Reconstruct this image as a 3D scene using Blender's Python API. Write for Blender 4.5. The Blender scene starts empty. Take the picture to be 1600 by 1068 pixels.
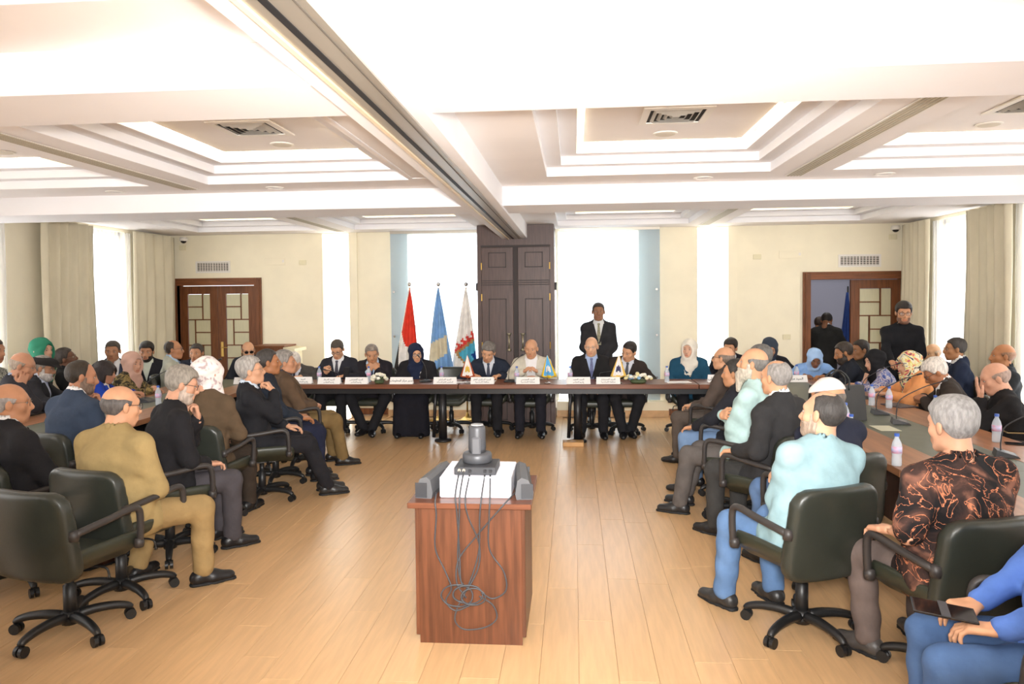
import bpy, math, random
import numpy as np
from mathutils import Matrix, Vector

sc = bpy.context.scene
col = sc.collection
# ---------------------------------------------------------------- camera
F, CX, CY, HC = 1150.0, 800.0, 502.0, 1.85          # focal length and principal point in 1600x1068 pixels, eye height
_a, _p, _r = math.atan(97 / F), math.atan(38 / F), 0.010
_fw = np.array([-math.sin(_a) * math.cos(_p), math.cos(_a) * math.cos(_p), -math.sin(_p)])
_rt = np.array([math.cos(_a), math.sin(_a), 0.0]); _up = np.cross(_rt, _fw)
_up2 = _up * math.cos(_r) + _rt * math.sin(_r); _rt2 = _rt * math.cos(_r) - _up * math.sin(_r)
cam = bpy.data.objects.new('camera', bpy.data.cameras.new('camera')); col.objects.link(cam)
cam.matrix_world = Matrix([[_rt2[i], _up2[i], -_fw[i], (0, 0, HC)[i]] for i in range(3)] + [[0, 0, 0, 1]])
cam.data.sensor_width = 36; cam.data.sensor_fit = 'HORIZONTAL'
cam.data.lens = F / 1600 * 36; cam.data.shift_y = -(534 - CY) / 1600
cam.data.clip_start = 0.05; cam.data.clip_end = 200
sc.camera = cam
def _ray(x, y): return _fw + _rt2 * (x - CX) / F - _up2 * (y - CY) / F
def at(x, y, axis, val):
    """point where the sight line through a photo pixel meets the plane axis = val"""
    d = _ray(x, y); c = np.array([0, 0, HC]); t = (val - c[axis]) / d[axis]
    return c + d * t
sc.cycles.max_bounces = 6; sc.cycles.diffuse_bounces = 3; sc.cycles.glossy_bounces = 2; sc.cycles.transmission_bounces = 3; sc.cycles.transparent_max_bounces = 8; sc.cycles.caustics_reflective = False; sc.cycles.caustics_refractive = False
# ---------------------------------------------------------------- world, lights, exposure
sc.view_settings.view_transform = 'Standard'; sc.view_settings.look = 'None'
sc.view_settings.gamma = 1.0; sc.view_settings.use_curve_mapping = False
sc.view_settings.exposure = 0.27
w = bpy.data.worlds.new('world'); sc.world = w; w.use_nodes = True
w.node_tree.nodes['Background'].inputs[0].default_value = (0.93, 0.96, 1.0, 1)
w.node_tree.nodes['Background'].inputs[1].default_value = 1.6
def lamp(name, kind, loc, energy, color=(1, 1, 1), look=None, size=None, size_y=None, angle=None, blend=None):
    L = bpy.data.lights.new(name, kind); L.energy = energy; L.color = color
    if size is not None:
        if kind == 'AREA': L.shape = 'RECTANGLE'; L.size = size; L.size_y = size_y or size
        else: L.shadow_soft_size = size
    if angle: L.spot_size = math.radians(angle); L.spot_blend = blend or 0.5
    o = bpy.data.objects.new(name, L); col.objects.link(o); o.location = loc
    if look is not None: o.rotation_euler = (Vector(look) - Vector(loc)).to_track_quat('-Z', 'Y').to_euler()
    return o
XL, XR, YB, YF, ZC, ZB = -6.55, 5.0, 11.5, -3.5, 2.90, 2.72
# the photographer's flash, turned up at the ceiling ahead, with a little spill forward
lamp('flash_bounce', 'SPOT', (0.05, -0.05, 1.98), 400, (1, 0.985, 0.96), look=(0.0, 1.35, 3.1), size=0.05, angle=125, blend=0.6)
lamp('flash_spill', 'SPOT', (0.05, -0.05, 2.0), 1500, (1, 0.985, 0.96), look=(-0.75, 10, 1.55), size=0.22, angle=84, blend=1.0)
# window openings along the side walls; their bright panes, built below, give the daylight
LWIN = [(9.31, 10.3), (6.7, 7.9), (4.3, 5.6), (1.6, 2.9), (-1.4, 0.2)]
RWIN = [(9.56, 10.6), (7.5, 8.69), (5.0, 6.3), (2.2, 3.5), (-0.9, 0.6)]
# ---------------------------------------------------------------- helpers
rnd = random.Random(7)
def lin(h):
    if isinstance(h, str):
        h = h.lstrip('#'); v = [int(h[i:i + 2], 16) / 255 for i in (0, 2, 4)]
    else: v = h
    return tuple((c / 12.92 if c <= 0.04045 else ((c + 0.055) / 1.055) ** 2.4) for c in v)
MATS = {}
def mat(name, color=None, rough=0.6, metal=0.0, var=0.0, scale=6.0, bump=0.0, bscale=40.0, spec=0.5, sheen=0.0, coat=0.0, emit=None, estr=0.0, trans=0.0, sss=0.0, stretch=(1, 1, 1), objvar=0.0, color2=None, alpha=1.0):
    if name in MATS: return MATS[name]
    m = bpy.data.materials.new(name); m.use_nodes = True; MATS[name] = m
    N, Lk = m.node_tree.nodes, m.node_tree.links
    b = N['Principled BSDF']; c = lin(color or '#808080') + (1,)
    b.inputs['Base Color'].default_value = c; b.inputs['Roughness'].default_value = rough; b.inputs['Metallic'].default_value = metal
    b.inputs['Specular IOR Level'].default_value = spec
    if sheen: b.inputs['Sheen Weight'].default_value = sheen
    if coat: b.inputs['Coat Weight'].default_value = coat; b.inputs['Coat Roughness'].default_value = 0.12
    if trans: b.inputs['Transmission Weight'].default_value = trans
    if sss: b.inputs['Subsurface Weight'].default_value = sss; b.inputs['Subsurface Radius'].default_value = (0.012, 0.005, 0.003); b.inputs['Subsurface Scale'].default_value = 1.0
    if emit: b.inputs['Emission Color'].default_value = lin(emit) + (1,); b.inputs['Emission Strength'].default_value = estr
    if alpha < 1: b.inputs['Alpha'].default_value = alpha
    if var or bump or objvar or color2:
        tc = N.new('ShaderNodeTexCoord'); mp = N.new('ShaderNodeMapping'); mp.inputs['Scale'].default_value = stretch
        Lk.new(tc.outputs['Object'], mp.inputs['Vector'])
        if var or color2:
            n = N.new('ShaderNodeTexNoise'); n.inputs['Scale'].default_value = scale; n.inputs['Detail'].default_value = 5
            Lk.new(mp.outputs[0], n.inputs['Vector'])
            r = N.new('ShaderNodeValToRGB'); Lk.new(n.outputs['Fac'], r.inputs[0])
            if color2: lo, hi = c, lin(color2) + (1,)
            else: lo = tuple(max(0, x * (1 - var)) for x in c[:3]) + (1,); hi = tuple(min(1, x * (1 + var)) for x in c[:3]) + (1,)
            r.color_ramp.elements[0].position = 0.38; r.color_ramp.elements[1].position = 0.62
            r.color_ramp.elements[0].color = lo; r.color_ramp.elements[1].color = hi
            out = r.outputs[0]
            if objvar:
                oi = N.new('ShaderNodeObjectInfo'); h = N.new('ShaderNodeHueSaturation')
                mr = N.new('ShaderNodeMapRange'); mr.inputs[3].default_value = 1 - objvar; mr.inputs[4].default_value = 1 + objvar
                Lk.new(oi.outputs['Random'], mr.inputs[0]); Lk.new(mr.outputs[0], h.inputs['Value']); Lk.new(out, h.inputs['Color']); out = h.outputs[0]
            Lk.new(out, b.inputs['Base Color'])
        if bump:
            n2 = N.new('ShaderNodeTexNoise'); n2.inputs['Scale'].default_value = bscale; n2.inputs['Detail'].default_value = 4
            Lk.new(mp.outputs[0], n2.inputs['Vector'])
            bp = N.new('ShaderNodeBump'); bp.inputs['Strength'].default_value = bump; bp.inputs['Distance'].default_value = 0.01
            Lk.new(n2.outputs['Fac'], bp.inputs['Height']); Lk.new(bp.outputs[0], b.inputs['Normal'])
    return m
def fabric(color, rough=0.9, bump=0.25, var=0.10): return mat('fabric_' + color, color, rough, var=var, scale=9, bump=bump * 1.6, bscale=24, spec=0.25)
def leather(color): return mat('leather_' + color, color, 0.38, var=0.08, bump=0.12, bscale=120, spec=0.5)

class MB:
    """collects boxes, tubes, lathes into one mesh"""
    def __init__(s): s.v = []; s.f = []
    def add(s, v, f): o = len(s.v); s.v += [tuple(p) for p in v]; s.f += [tuple(i + o for i in q) for q in f]; return s
    def box(s, x0, x1, y0, y1, z0, z1):
        v = [(x, y, z) for z in (z0, z1) for y in (y0, y1) for x in (x0, x1)]
        return s.add(v, [(0, 2, 3, 1), (4, 5, 7, 6), (0, 1, 5, 4), (2, 6, 7, 3), (0, 4, 6, 2), (1, 3, 7, 5)])
    def bbox(s, x0, x1, y0, y1, z0, z1, r):
        """box with chamfered edges"""
        xs, ys, zs = (x0, x1), (y0, y1), (z0, z1); v = []; idx = {}
        for i in (0, 1):
            for j in (0, 1):
                for k in (0, 1):
                    sx, sy, sz = (1, -1)[i], (1, -1)[j], (1, -1)[k]
                    p = (xs[i], ys[j], zs[k])
                    for a, q in enumerate(((p[0], p[1] + sy * r, p[2] + sz * r), (p[0] + sx * r, p[1], p[2] + sz * r), (p[0] + sx * r, p[1] + sy * r, p[2]))):
                        idx[i, j, k, a] = len(v); v.append(q)
        f = []
        for i in (0, 1): f.append([idx[i, j, k, 0] for j, k in ((0, 0), (0, 1), (1, 1), (1, 0))])
        for j in (0, 1): f.append([idx[i, j, k, 1] for i, k in ((0, 0), (1, 0), (1, 1), (0, 1))])
        for k in (0, 1): f.append([idx[i, j, k, 2] for i, j in ((0, 0), (0, 1), (1, 1), (1, 0))])
        for i in (0, 1):
            for j in (0, 1): f.append([idx[i, j, 0, 0], idx[i, j, 1, 0], idx[i, j, 1, 1], idx[i, j, 0, 1]])
            for k in (0, 1): f.append([idx[i, 0, k, 0], idx[i, 1, k, 0], idx[i, 1, k, 2], idx[i, 0, k, 2]])
        for j in (0, 1):
            for k in (0, 1): f.append([idx[0, j, k, 1], idx[1, j, k, 1], idx[1, j, k, 2], idx[0, j, k, 2]])
        for i in (0, 1):
            for j in (0, 1):
                for k in (0, 1): f.append([idx[i, j, k, a] for a in range(3)])
        c = np.array([(x0 + x1) / 2, (y0 + y1) / 2, (z0 + z1) / 2]); out = []
        for q in f:
            P = [np.array(v[t]) for t in q]; n = np.cross(P[1] - P[0], P[2] - P[0])
            out.append(q if n @ (sum(P) / len(P) - c) > 0 else q[::-1])
        return s.add(v, out)
    def tube(s, pts, r, n=8, cap=True):
        pts = [np.array(p, float) for p in pts]; rr = r if hasattr(r, '__len__') else [r] * len(pts)
        v = []; ref = None
        for i, p in enumerate(pts):
            t = pts[min(i + 1, len(pts) - 1)] - pts[max(i - 1, 0)]; t = t / (np.linalg.norm(t) + 1e-9)
            if ref is None: ref = np.array([0, 0, 1.0]) if abs(t[2]) < 0.9 else np.array([1.0, 0, 0])
            a = np.cross(t, ref); a /= np.linalg.norm(a) + 1e-9; b = np.cross(a, t); ref = b
            for k in range(n):
                g = 2 * math.pi * k / n; v.append(p + rr[i] * (a * math.cos(g) + b * math.sin(g)))
        f = [(i * n + k, i * n + (k + 1) % n, (i + 1) * n + (k + 1) % n, (i + 1) * n + k) for i in range(len(pts) - 1) for k in range(n)]
        if cap: f += [tuple(range(n))[::-1], tuple((len(pts) - 1) * n + k for k in range(n))]
        return s.add(v, f)
    def lathe(s, prof, c=(0, 0, 0), n=20, sx=1, sy=1):
        v = []; f = []
        for r, z in prof:
            for k in range(n):
                g = 2 * math.pi * k / n; v.append((c[0] + r * math.cos(g) * sx, c[1] + r * math.sin(g) * sy, c[2] + z))
        for i in range(len(prof) - 1):
            for k in range(n): f.append((i * n + k, i * n + (k + 1) % n, (i + 1) * n + (k + 1) % n, (i + 1) * n + k))
        f += [tuple(range(n))[::-1], tuple((len(prof) - 1) * n + k for k in range(n))]
        return s.add(v, f)
    def build(s, name, m, parent=None, smooth=False): return obj(name, s.v, s.f, m, parent, smooth)
def newmesh(name, v, f, m, smooth=False):
    me = bpy.data.meshes.new(name)
    v = np.asarray(v, np.float32)
    if isinstance(f, np.ndarray):
        n, k = f.shape; me.vertices.add(len(v)); me.vertices.foreach_set('co', v.ravel())
        me.loops.add(n * k); me.loops.foreach_set('vertex_index', f.astype(np.int32).ravel())
        me.polygons.add(n); me.polygons.foreach_set('loop_start', np.arange(0, n * k, k, dtype=np.int32))
        me.update(calc_edges=True)
    else: me.from_pydata([tuple(map(float, p)) for p in v], [], f); me.update()
    for x in (m if isinstance(m, (list, tuple)) else [m]): me.materials.append(x)
    if smooth: me.polygons.foreach_set('use_smooth', np.ones(len(me.polygons), bool))
    return me
def obj(name, v, f, m, parent=None, smooth=False):
    o = bpy.data.objects.new(name, newmesh(name, v, f, m, smooth)); col.objects.link(o); o.parent = parent
    return o
def inst(name, me, parent=None, loc=(0, 0, 0), rotz=0):
    o = bpy.data.objects.new(name, me); col.objects.link(o); o.parent = parent; o.location = loc; o.rotation_euler = (0, 0, rotz); return o
def tag(o, label=None, cat=None, group=None, kind=None):
    if label: o['label'] = label
    if cat: o['category'] = cat
    if group: o['group'] = group
    if kind: o['kind'] = kind
    return o
def thing(name, label, cat, loc=(0, 0, 0), rotz=0, group=None):
    o = bpy.data.objects.new(name, None); col.objects.link(o); o.empty_display_size = 0.1
    o.location = tuple(map(float, loc)); o.rotation_euler = (0, 0, rotz); return tag(o, label, cat, group)
def dup(root, loc, rotz, label=None, group=None):
    r = root.copy(); col.objects.link(r); r.location = tuple(map(float, loc)); r.rotation_euler = (0, 0, rotz); tag(r, label, None, group)
    def rec(src, dst):
        for ch in list(src.children):
            c = ch.copy(); col.objects.link(c); c.parent = dst; rec(ch, c)
    rec(root, r); return r
def struct(o): o['kind'] = 'structure'; return o
def curve_pts(pts, n=6):
    """Catmull-Rom through points"""
    P = [np.array(p, float) for p in pts]; P = [2 * P[0] - P[1]] + P + [2 * P[-1] - P[-2]]; out = []
    for i in range(1, len(P) - 2):
        for k in range(n):
            t = k / n; a, b, c, d = P[i - 1:i + 3]
            out.append(0.5 * (2 * b + (c - a) * t + (2 * a - 5 * b + 4 * c - d) * t * t + (3 * b - a - 3 * c + d) * t ** 3))
    return out + [P[-2]]

# ---------------------------------------------------------------- implicit surfaces (bodies, clothes, upholstery)
def smin(a, b, k):
    h = np.maximum(k - np.abs(a - b), 0) / k
    return np.minimum(a, b) - h * h * k * 0.25
def cap(a, b, r1, r2=None, flat=1.0, side=None):
    a, b = np.array(a, float), np.array(b, float); return ('c', a, b, r1, r1 if r2 is None else r2, flat, None if side is None else np.array(side, float))
def ell(c, r, R=None): return ('e', np.array(c, float), np.array(r, float), R)
def rbox(c, hx, r, R=None): return ('b', np.array(c, float), np.array(hx, float), r, R)
def pev(p, X, Y, Z):
    if p[0] == 'c':
        _, a, b, r1, r2, fl, sd = p; d = b - a; L2 = d @ d + 1e-9
        px, py, pz = X - a[0], Y - a[1], Z - a[2]
        t = np.clip((px * d[0] + py * d[1] + pz * d[2]) / L2, 0, 1)
        qx, qy, qz = px - t * d[0], py - t * d[1], pz - t * d[2]
        if fl != 1.0:
            s = (qx * sd[0] + qy * sd[1] + qz * sd[2]) * (1 - 1 / fl)
            qx, qy, qz = qx - s * sd[0], qy - s * sd[1], qz - s * sd[2]
        return np.sqrt(qx * qx + qy * qy + qz * qz) - (r1 + (r2 - r1) * t)
    c = p[1]; q = [X - c[0], Y - c[1], Z - c[2]]; R = p[-1]
    if R is not None: q = [q[0] * R[0, i] + q[1] * R[1, i] + q[2] * R[2, i] for i in range(3)]
    if p[0] == 'e':
        r = p[2]; k0 = np.sqrt((q[0] / r[0]) ** 2 + (q[1] / r[1]) ** 2 + (q[2] / r[2]) ** 2)
        k1 = np.sqrt((q[0] / r[0] ** 2) ** 2 + (q[1] / r[1] ** 2) ** 2 + (q[2] / r[2] ** 2) ** 2) + 1e-6
        return k0 * (k0 - 1) / k1
    h, r = p[2], p[3]; e = [np.abs(q[i]) - h[i] + r for i in range(3)]
    return np.sqrt(sum(np.maximum(x, 0) ** 2 for x in e)) + np.minimum(np.maximum(np.maximum(e[0], e[1]), e[2]), 0) - r
def pbox(p):
    if p[0] == 'c':
        R = max(p[3], p[4]) * max(1, p[5]); return np.minimum(p[1], p[2]) - R, np.maximum(p[1], p[2]) + R
    m = p[2].max() * 1.75 if p[-1] is not None else p[2]; return p[1] - m, p[1] + m
def sdf_points(prims, P, infl=0.0, k=0.04):
    P = np.asarray(P, float); d = np.full(len(P), 9.0)
    for p in prims: d = smin(d, pev(p, P[:, 0], P[:, 1], P[:, 2]), k)
    return d - infl
def sdf_mesh(prims, h, infl=0.0, k=0.04, post=None, pad=0.03, subs=()):
    B = [pbox(p) for p in prims]; lo = np.min([b[0] for b in B], 0) - infl - pad; hi = np.max([b[1] for b in B], 0) + infl + pad
    n = np.ceil((hi - lo) / h).astype(int) + 1
    ax = [(lo[i] + h * np.arange(n[i])).astype(np.float32) for i in range(3)]
    D = np.full(n, 0.3, np.float32); mg = infl + k + 2.5 * h
    def block(p):
        l, u = pbox(p); i0 = np.clip(((l - mg - lo) / h).astype(int), 0, n - 1); i1 = np.clip(((u + mg - lo) / h).astype(int) + 2, 1, n)
        s = tuple(slice(i0[i], i1[i]) for i in range(3))
        return s, (ax[0][s[0], None, None], ax[1][None, s[1], None], ax[2][None, None, s[2]])
    for p in prims:
        s, (X, Y, Z) = block(p); D[s] = smin(D[s], pev(p, X, Y, Z).astype(np.float32), k)
    for p, kk in subs:
        s, (X, Y, Z) = block(p); D[s] = -smin(-D[s], pev(p, X, Y, Z).astype(np.float32), kk)
    D -= infl
    if post is not None: D = post(ax[0][:, None, None], ax[1][None, :, None], ax[2][None, None, :], D)
    for i in range(3):       # close the surface at the grid's rim
        s = [slice(None)] * 3
        for e in (0, -1): s[i] = e; D[tuple(s)] = np.maximum(D[tuple(s)], 0.01)
    S = D < 0; m = n - 1
    cnt = np.zeros(m, np.float32); acc = np.zeros((3,) + tuple(m), np.float32); quads = []
    edges = []
    for a in range(3):
        s0 = [slice(None)] * 3; s1 = [slice(None)] * 3; s0[a] = slice(0, -1); s1[a] = slice(1, None)
        A, Bv = S[tuple(s0)], S[tuple(s1)]; I = np.argwhere(A != Bv)
        if not len(I): continue
        da = D[tuple(s0)][tuple(I.T)]; db = D[tuple(s1)][tuple(I.T)]; t = da / (da - db)
        P = I.astype(np.float32); P[:, a] += t
        u, v = (a + 1) % 3, (a + 2) % 3
        for du in (0, 1):
            for dv in (0, 1):
                J = I.copy(); J[:, u] -= du; J[:, v] -= dv
                ok = (J[:, u] >= 0) & (J[:, v] >= 0) & (J[:, u] < m[u]) & (J[:, v] < m[v])
                Jt = tuple(J[ok].T); np.add.at(cnt, Jt, 1)
                for c in range(3): np.add.at(acc[c], Jt, P[ok, c])
        edges.append((a, I, A[tuple(I.T)]))
    idx = np.full(m, -1, np.int32); cells = np.argwhere(cnt > 0); ct = tuple(cells.T); idx[ct] = np.arange(len(cells))
    V = np.stack([acc[c][ct] / cnt[ct] for c in range(3)], 1) * h + lo
    for a, I, ins in edges:
        u, v = (a + 1) % 3, (a + 2) % 3
        ok = (I[:, u] > 0) & (I[:, v] > 0) & (I[:, u] < m[u]) & (I[:, v] < m[v]); I, ins = I[ok], ins[ok]; q = []
        for du, dv in ((1, 1), (0, 1), (0, 0), (1, 0)):
            J = I.copy(); J[:, u] -= du; J[:, v] -= dv; q.append(idx[tuple(J.T)])
        q = np.stack(q, 1); q[~ins] = q[~ins][:, ::-1]; quads.append(q)
    Fq = np.concatenate(quads) if quads else np.zeros((0, 4), int)
    # one relaxation pass evens the surface
    if len(V) and len(Fq):
        sm = np.zeros_like(V); c2 = np.zeros(len(V))
        for i in range(4):
            np.add.at(sm, Fq[:, i], V[Fq[:, (i + 1) % 4]]); np.add.at(c2, Fq[:, i], 1)
        V = V * 0.55 + 0.45 * sm / np.maximum(c2, 1)[:, None]
    return V.astype(np.float32), Fq

# ---------------------------------------------------------------- materials of the room
M_wall = mat('wall_paint', '#f6ecd2', 0.85, var=0.02, scale=3, bump=0.03, bscale=80)
M_ceil = mat('ceiling_paint', '#efe8e4', 0.85, var=0.015, scale=2)
M_beam = mat('beam_paint', '#f2eff0', 0.8, var=0.01, scale=2)
M_led = mat('led_strip', '#ffffff', 0.5, emit='#fff6e2', estr=14.0)
M_cove = mat('cove_paint', '#fff3d8', 0.8)
M_floor = mat('floor_laminate', '#d6ae80', 0.28, var=0.055, scale=3.5, stretch=(9, 0.8, 1), objvar=0.045, spec=0.45, bump=0.01, bscale=30)
M_wood = mat('door_wood', '#744527', 0.45, var=0.22, scale=4, stretch=(12, 12, 0.8), spec=0.4)
M_woodh = mat('door_wood_h', '#7d4b2c', 0.45, var=0.2, scale=4, stretch=(0.8, 12, 12), spec=0.4)
M_dark = mat('cabinet_wood', '#4c3630', 0.42, var=0.14, scale=4, stretch=(14, 14, 0.9), spec=0.4)
M_dark2 = mat('cabinet_gap', '#2c1f1c', 0.6)
M_alu = mat('aluminium', '#b9b2a6', 0.4, metal=0.7)
M_black = mat('black_slot', '#16161a', 0.6)
M_grille = mat('white_grille', '#efe9e0', 0.6)
M_gdark = mat('grille_dark', '#5a5248', 0.8)
M_cream = mat('cream_plastic', '#e9dfbd', 0.5)
M_curt = mat('curtain_linen', '#dbd1b7', 0.9, var=0.05, scale=5, bump=0.15, bscale=120, stretch=(1, 1, 0.4))
M_sky = mat('bright_daylight', '#ffffff', 1.0, emit='#fbfdff', estr=4.2)
M_frost = mat('frosted_pane', '#cfc9a8', 0.35, var=0.03, scale=30, stretch=(3, 3, 0.2), spec=0.5)
M_brass = mat('brass', '#c9a45c', 0.3, metal=0.9)
M_chrome = mat('chrome', '#cfcfd2', 0.2, metal=1.0)
def glass_mat(name, color, rough=0.05, alpha=0.25):
    return mat(name, color, rough, alpha=alpha, spec=0.5)
M_glass = glass_mat('clear_glass', '#b9d0e0', 0.05, 0.42)
M_sheer = mat('sheer_voile', '#ffffff', 0.9, alpha=0.35)

# ---------------------------------------------------------------- floor
fl = struct(MB().box(XL - 0.3, XR + 0.3, YF, YB + 0.3, -0.25, -0.013).build('floor', M_floor))
PW, PL = 0.193, 1.29
pm = newmesh('plank', *(lambda b: (b.v, b.f))(MB().bbox(-PW / 2 + 0.0006, PW / 2 - 0.0006, -PL / 2 + 0.0006, PL / 2 - 0.0006, -0.012, 0, 0.0009)), M_floor)
rest = MB(); pr = random.Random(3)
ncol = int((XR - XL) / PW) + 1
for i in range(ncol):
    x = XL + PW * (i + 0.5); off = pr.random() * PL; y = YF - PL + off
    while y < YB:
        if y + PL / 2 > YF:
            if -3.9 < x < 2.35 and 2.3 < y < 10.2: inst('plank', pm, fl, (x, y, 0))
            else:
                a, b = max(y - PL / 2, YF), min(y + PL / 2, YB)
                if b > a + 0.02: rest.bbox(x - PW / 2 + 0.0006, x + PW / 2 - 0.0006, a + 0.0006, b - 0.0006, -0.012, 0, 0.0009)
        y += PL
tag(rest.build('floor_planks', M_floor, fl), kind='stuff')

# ---------------------------------------------------------------- walls
def holed(mb, a0, a1, z0, z1, holes, put):
    """rectangle a0..a1 x z0..z1 minus holes, as boxes"""
    A = sorted({a0, a1, *[h[0] for h in holes], *[h[1] for h in holes]}); Zs = sorted({z0, z1, *[h[2] for h in holes], *[h[3] for h in holes]})
    for i in range(len(A) - 1):
        run = None
        for k in range(len(Zs) - 1):
            ca, cz = (A[i] + A[i + 1]) / 2, (Zs[k] + Zs[k + 1]) / 2
            hole = any(h[0] < ca < h[1] and h[2] < cz < h[3] for h in holes)
            if hole:
                if run is not None: put(A[i], A[i + 1], run, Zs[k]); run = None
            elif run is None: run = Zs[k]
        if run is not None: put(A[i], A[i + 1], run, z1)
ZT = 3.35
LD = (-6.44, -5.13, 0, 2.11); RD = (3.57, 4.92, 0, 2.09)
NI = [(-4.0, -3.56, 0.0, 2.89), (1.89, 2.35, 0.0, 2.89)]
GW = [(-2.62, -1.36, 0.24, 2.86), (-0.24, 1.0, 0.24, 2.86)]
wb = MB(); holed(wb, XL, XR, 0, ZT, [LD, RD] + NI + GW, lambda a, b, c, d: wb.box(a, b, YB, YB + 0.18, c, d))
wall_back = struct(wb.build('wall_back', M_wall))
wl = MB(); holed(wl, YF, YB + 0.18, 0, ZT, [(a, b, 0.12, 2.85) for a, b in LWIN], lambda a, b, c, d: wl.box(XL - 0.22, XL, a, b, c, d)); struct(wl.build('wall_left', M_wall))
wr = MB(); holed(wr, YF, YB + 0.18, 0, ZT, [(a, b, 0.12, 2.85) for a, b in RWIN], lambda a, b, c, d: wr.box(XR, XR + 0.22, a, b, c, d)); struct(wr.build('wall_right', M_wall))
struct(MB().box(XL - 0.2, XR + 0.2, YF - 0.2, YF, 0, ZT).build('wall_front', M_wall))
for i, (a, b) in enumerate(((-5.06, -4.0), (-3.56, -2.9), (1.32, 1.89), (2.35, 3.46))):
    struct(MB().box(a, b, YB - 0.015, YB, 0, 0.1).build('baseboard_back' + ('' if i == 0 else ''), M_wood))
for nm, x0, x1 in (('baseboard_left', XL, XL + 0.015), ('baseboard_right', XR - 0.015, XR)):
    struct(MB().box(x0, x1, YF, YB, 0, 0.1).build(nm, M_woodh))
wn = [0]
def winname(): wn[0] += 1; return 'window_%d' % wn[0]
# side windows: pane with frame, voile and a pair of curtains
def wavy(x, y0, y1, z0, z1, amp, waves, seed, m, name, thick=0.012, depth_sign=1):
    r = random.Random(seed); n = int(waves * 10); v = []; ph = r.random() * 6
    for t in (0, 1):
        for j in range(9):
            z = z0 + (z1 - z0) * j / 8
            for i in range(n + 1):
                u = i / n; g = amp * (0.75 + 0.25 * math.sin(u * 9 + ph)) * math.sin(2 * math.pi * waves * u + 0.5 * math.sin(3 * u + ph) + 0.25 * math.sin(2.2 * z + ph))
                v.append((x + depth_sign * (g + t * thick), y0 + (y1 - y0) * (u + 0.008 * math.sin(z * 3 + ph)), z))
    f = []; W = n + 1; o = 9 * W
    for j in range(8):
        for i in range(n):
            q = (j * W + i, j * W + i + 1, (j + 1) * W + i + 1, (j + 1) * W + i); f += [q, tuple(o + k for k in q[::-1])]
    for j in range(8):
        for i in (0, n): q = (j * W + i, (j + 1) * W + i, o + (j + 1) * W + i, o + j * W + i); f.append(q if i == 0 else q[::-1])
    return v, f
for side, wins, X in ((-1, LWIN, XL), (1, RWIN, XR)):
    for k, (a, b) in enumerate(wins):
        root = struct(thing(winname(), None, None, (X, 0, 0)))
        fr = MB()
        xo = side * 0.10
        for y0, y1, z0, z1 in ((a, a + 0.05, 0.12, 2.85), (b - 0.05, b, 0.12, 2.85), (a, b, 0.12, 0.18), (a, b, 2.79, 2.85), ((a + b) / 2 - 0.03, (a + b) / 2 + 0.03, 0.18, 2.79)):
            fr.box(min(xo - 0.03, xo + 0.03), max(xo - 0.03, xo + 0.03), y0, y1, z0, z1)
        fr.build('window_frame', M_grille, root)
        MB().box(xo - 0.004, xo + 0.004, a + 0.05, (a + b) / 2 - 0.03, 0.18, 2.79).build('pane', M_sky, root)
        MB().box(xo - 0.004, xo + 0.004, (a + b) / 2 + 0.03, b - 0.05, 0.18, 2.79).build('pane', M_sky, root)
        v, f = wavy(X - side * 0.05, a - 0.05, b + 0.05, 0.03, 2.84, 0.012, 14, k, M_sheer, 'voile', 0.002, -side)
        if k < 2:
            vo = obj('voile_curtain', v, f, M_sheer, None, True); tag(vo, ('bright white voile hanging in the ' + ('left' if side < 0 else 'right') + ' wall window ' + ('nearest the corner' if k == 0 else 'further from the corner')), 'curtain', 'white voile curtains')
CURT = [(-1, 8.42, 9.36, 5, 'beige linen curtain on left wall, left of the bright window near the corner'), (-1, 10.24, 11.40, 5, 'beige linen curtain in the left corner beside the closed door'),
        (-1, 6.1, 6.75, 4, 'beige linen curtain nearest the camera on the left wall'),
        (1, 8.66, 9.58, 5, 'wide beige linen curtain on right wall between two bright windows'), (1, 10.58, 11.36, 5, 'beige linen curtain in the right corner beside the open door'), (1, 6.9, 7.55, 4, 'beige linen curtain nearest the camera on the right wall')]
for i, (sd, a, b, wv, lab) in enumerate(CURT):
    X = XL if sd < 0 else XR
    v, f = wavy(X - sd * 0.14, a, b, 0.02, 2.86, 0.05, wv, 20 + i, M_curt, 'curtain', 0.006, -sd)
    tag(obj('curtain', v, f, M_curt, None, True), lab, 'curtain', 'beige linen curtains')
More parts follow.
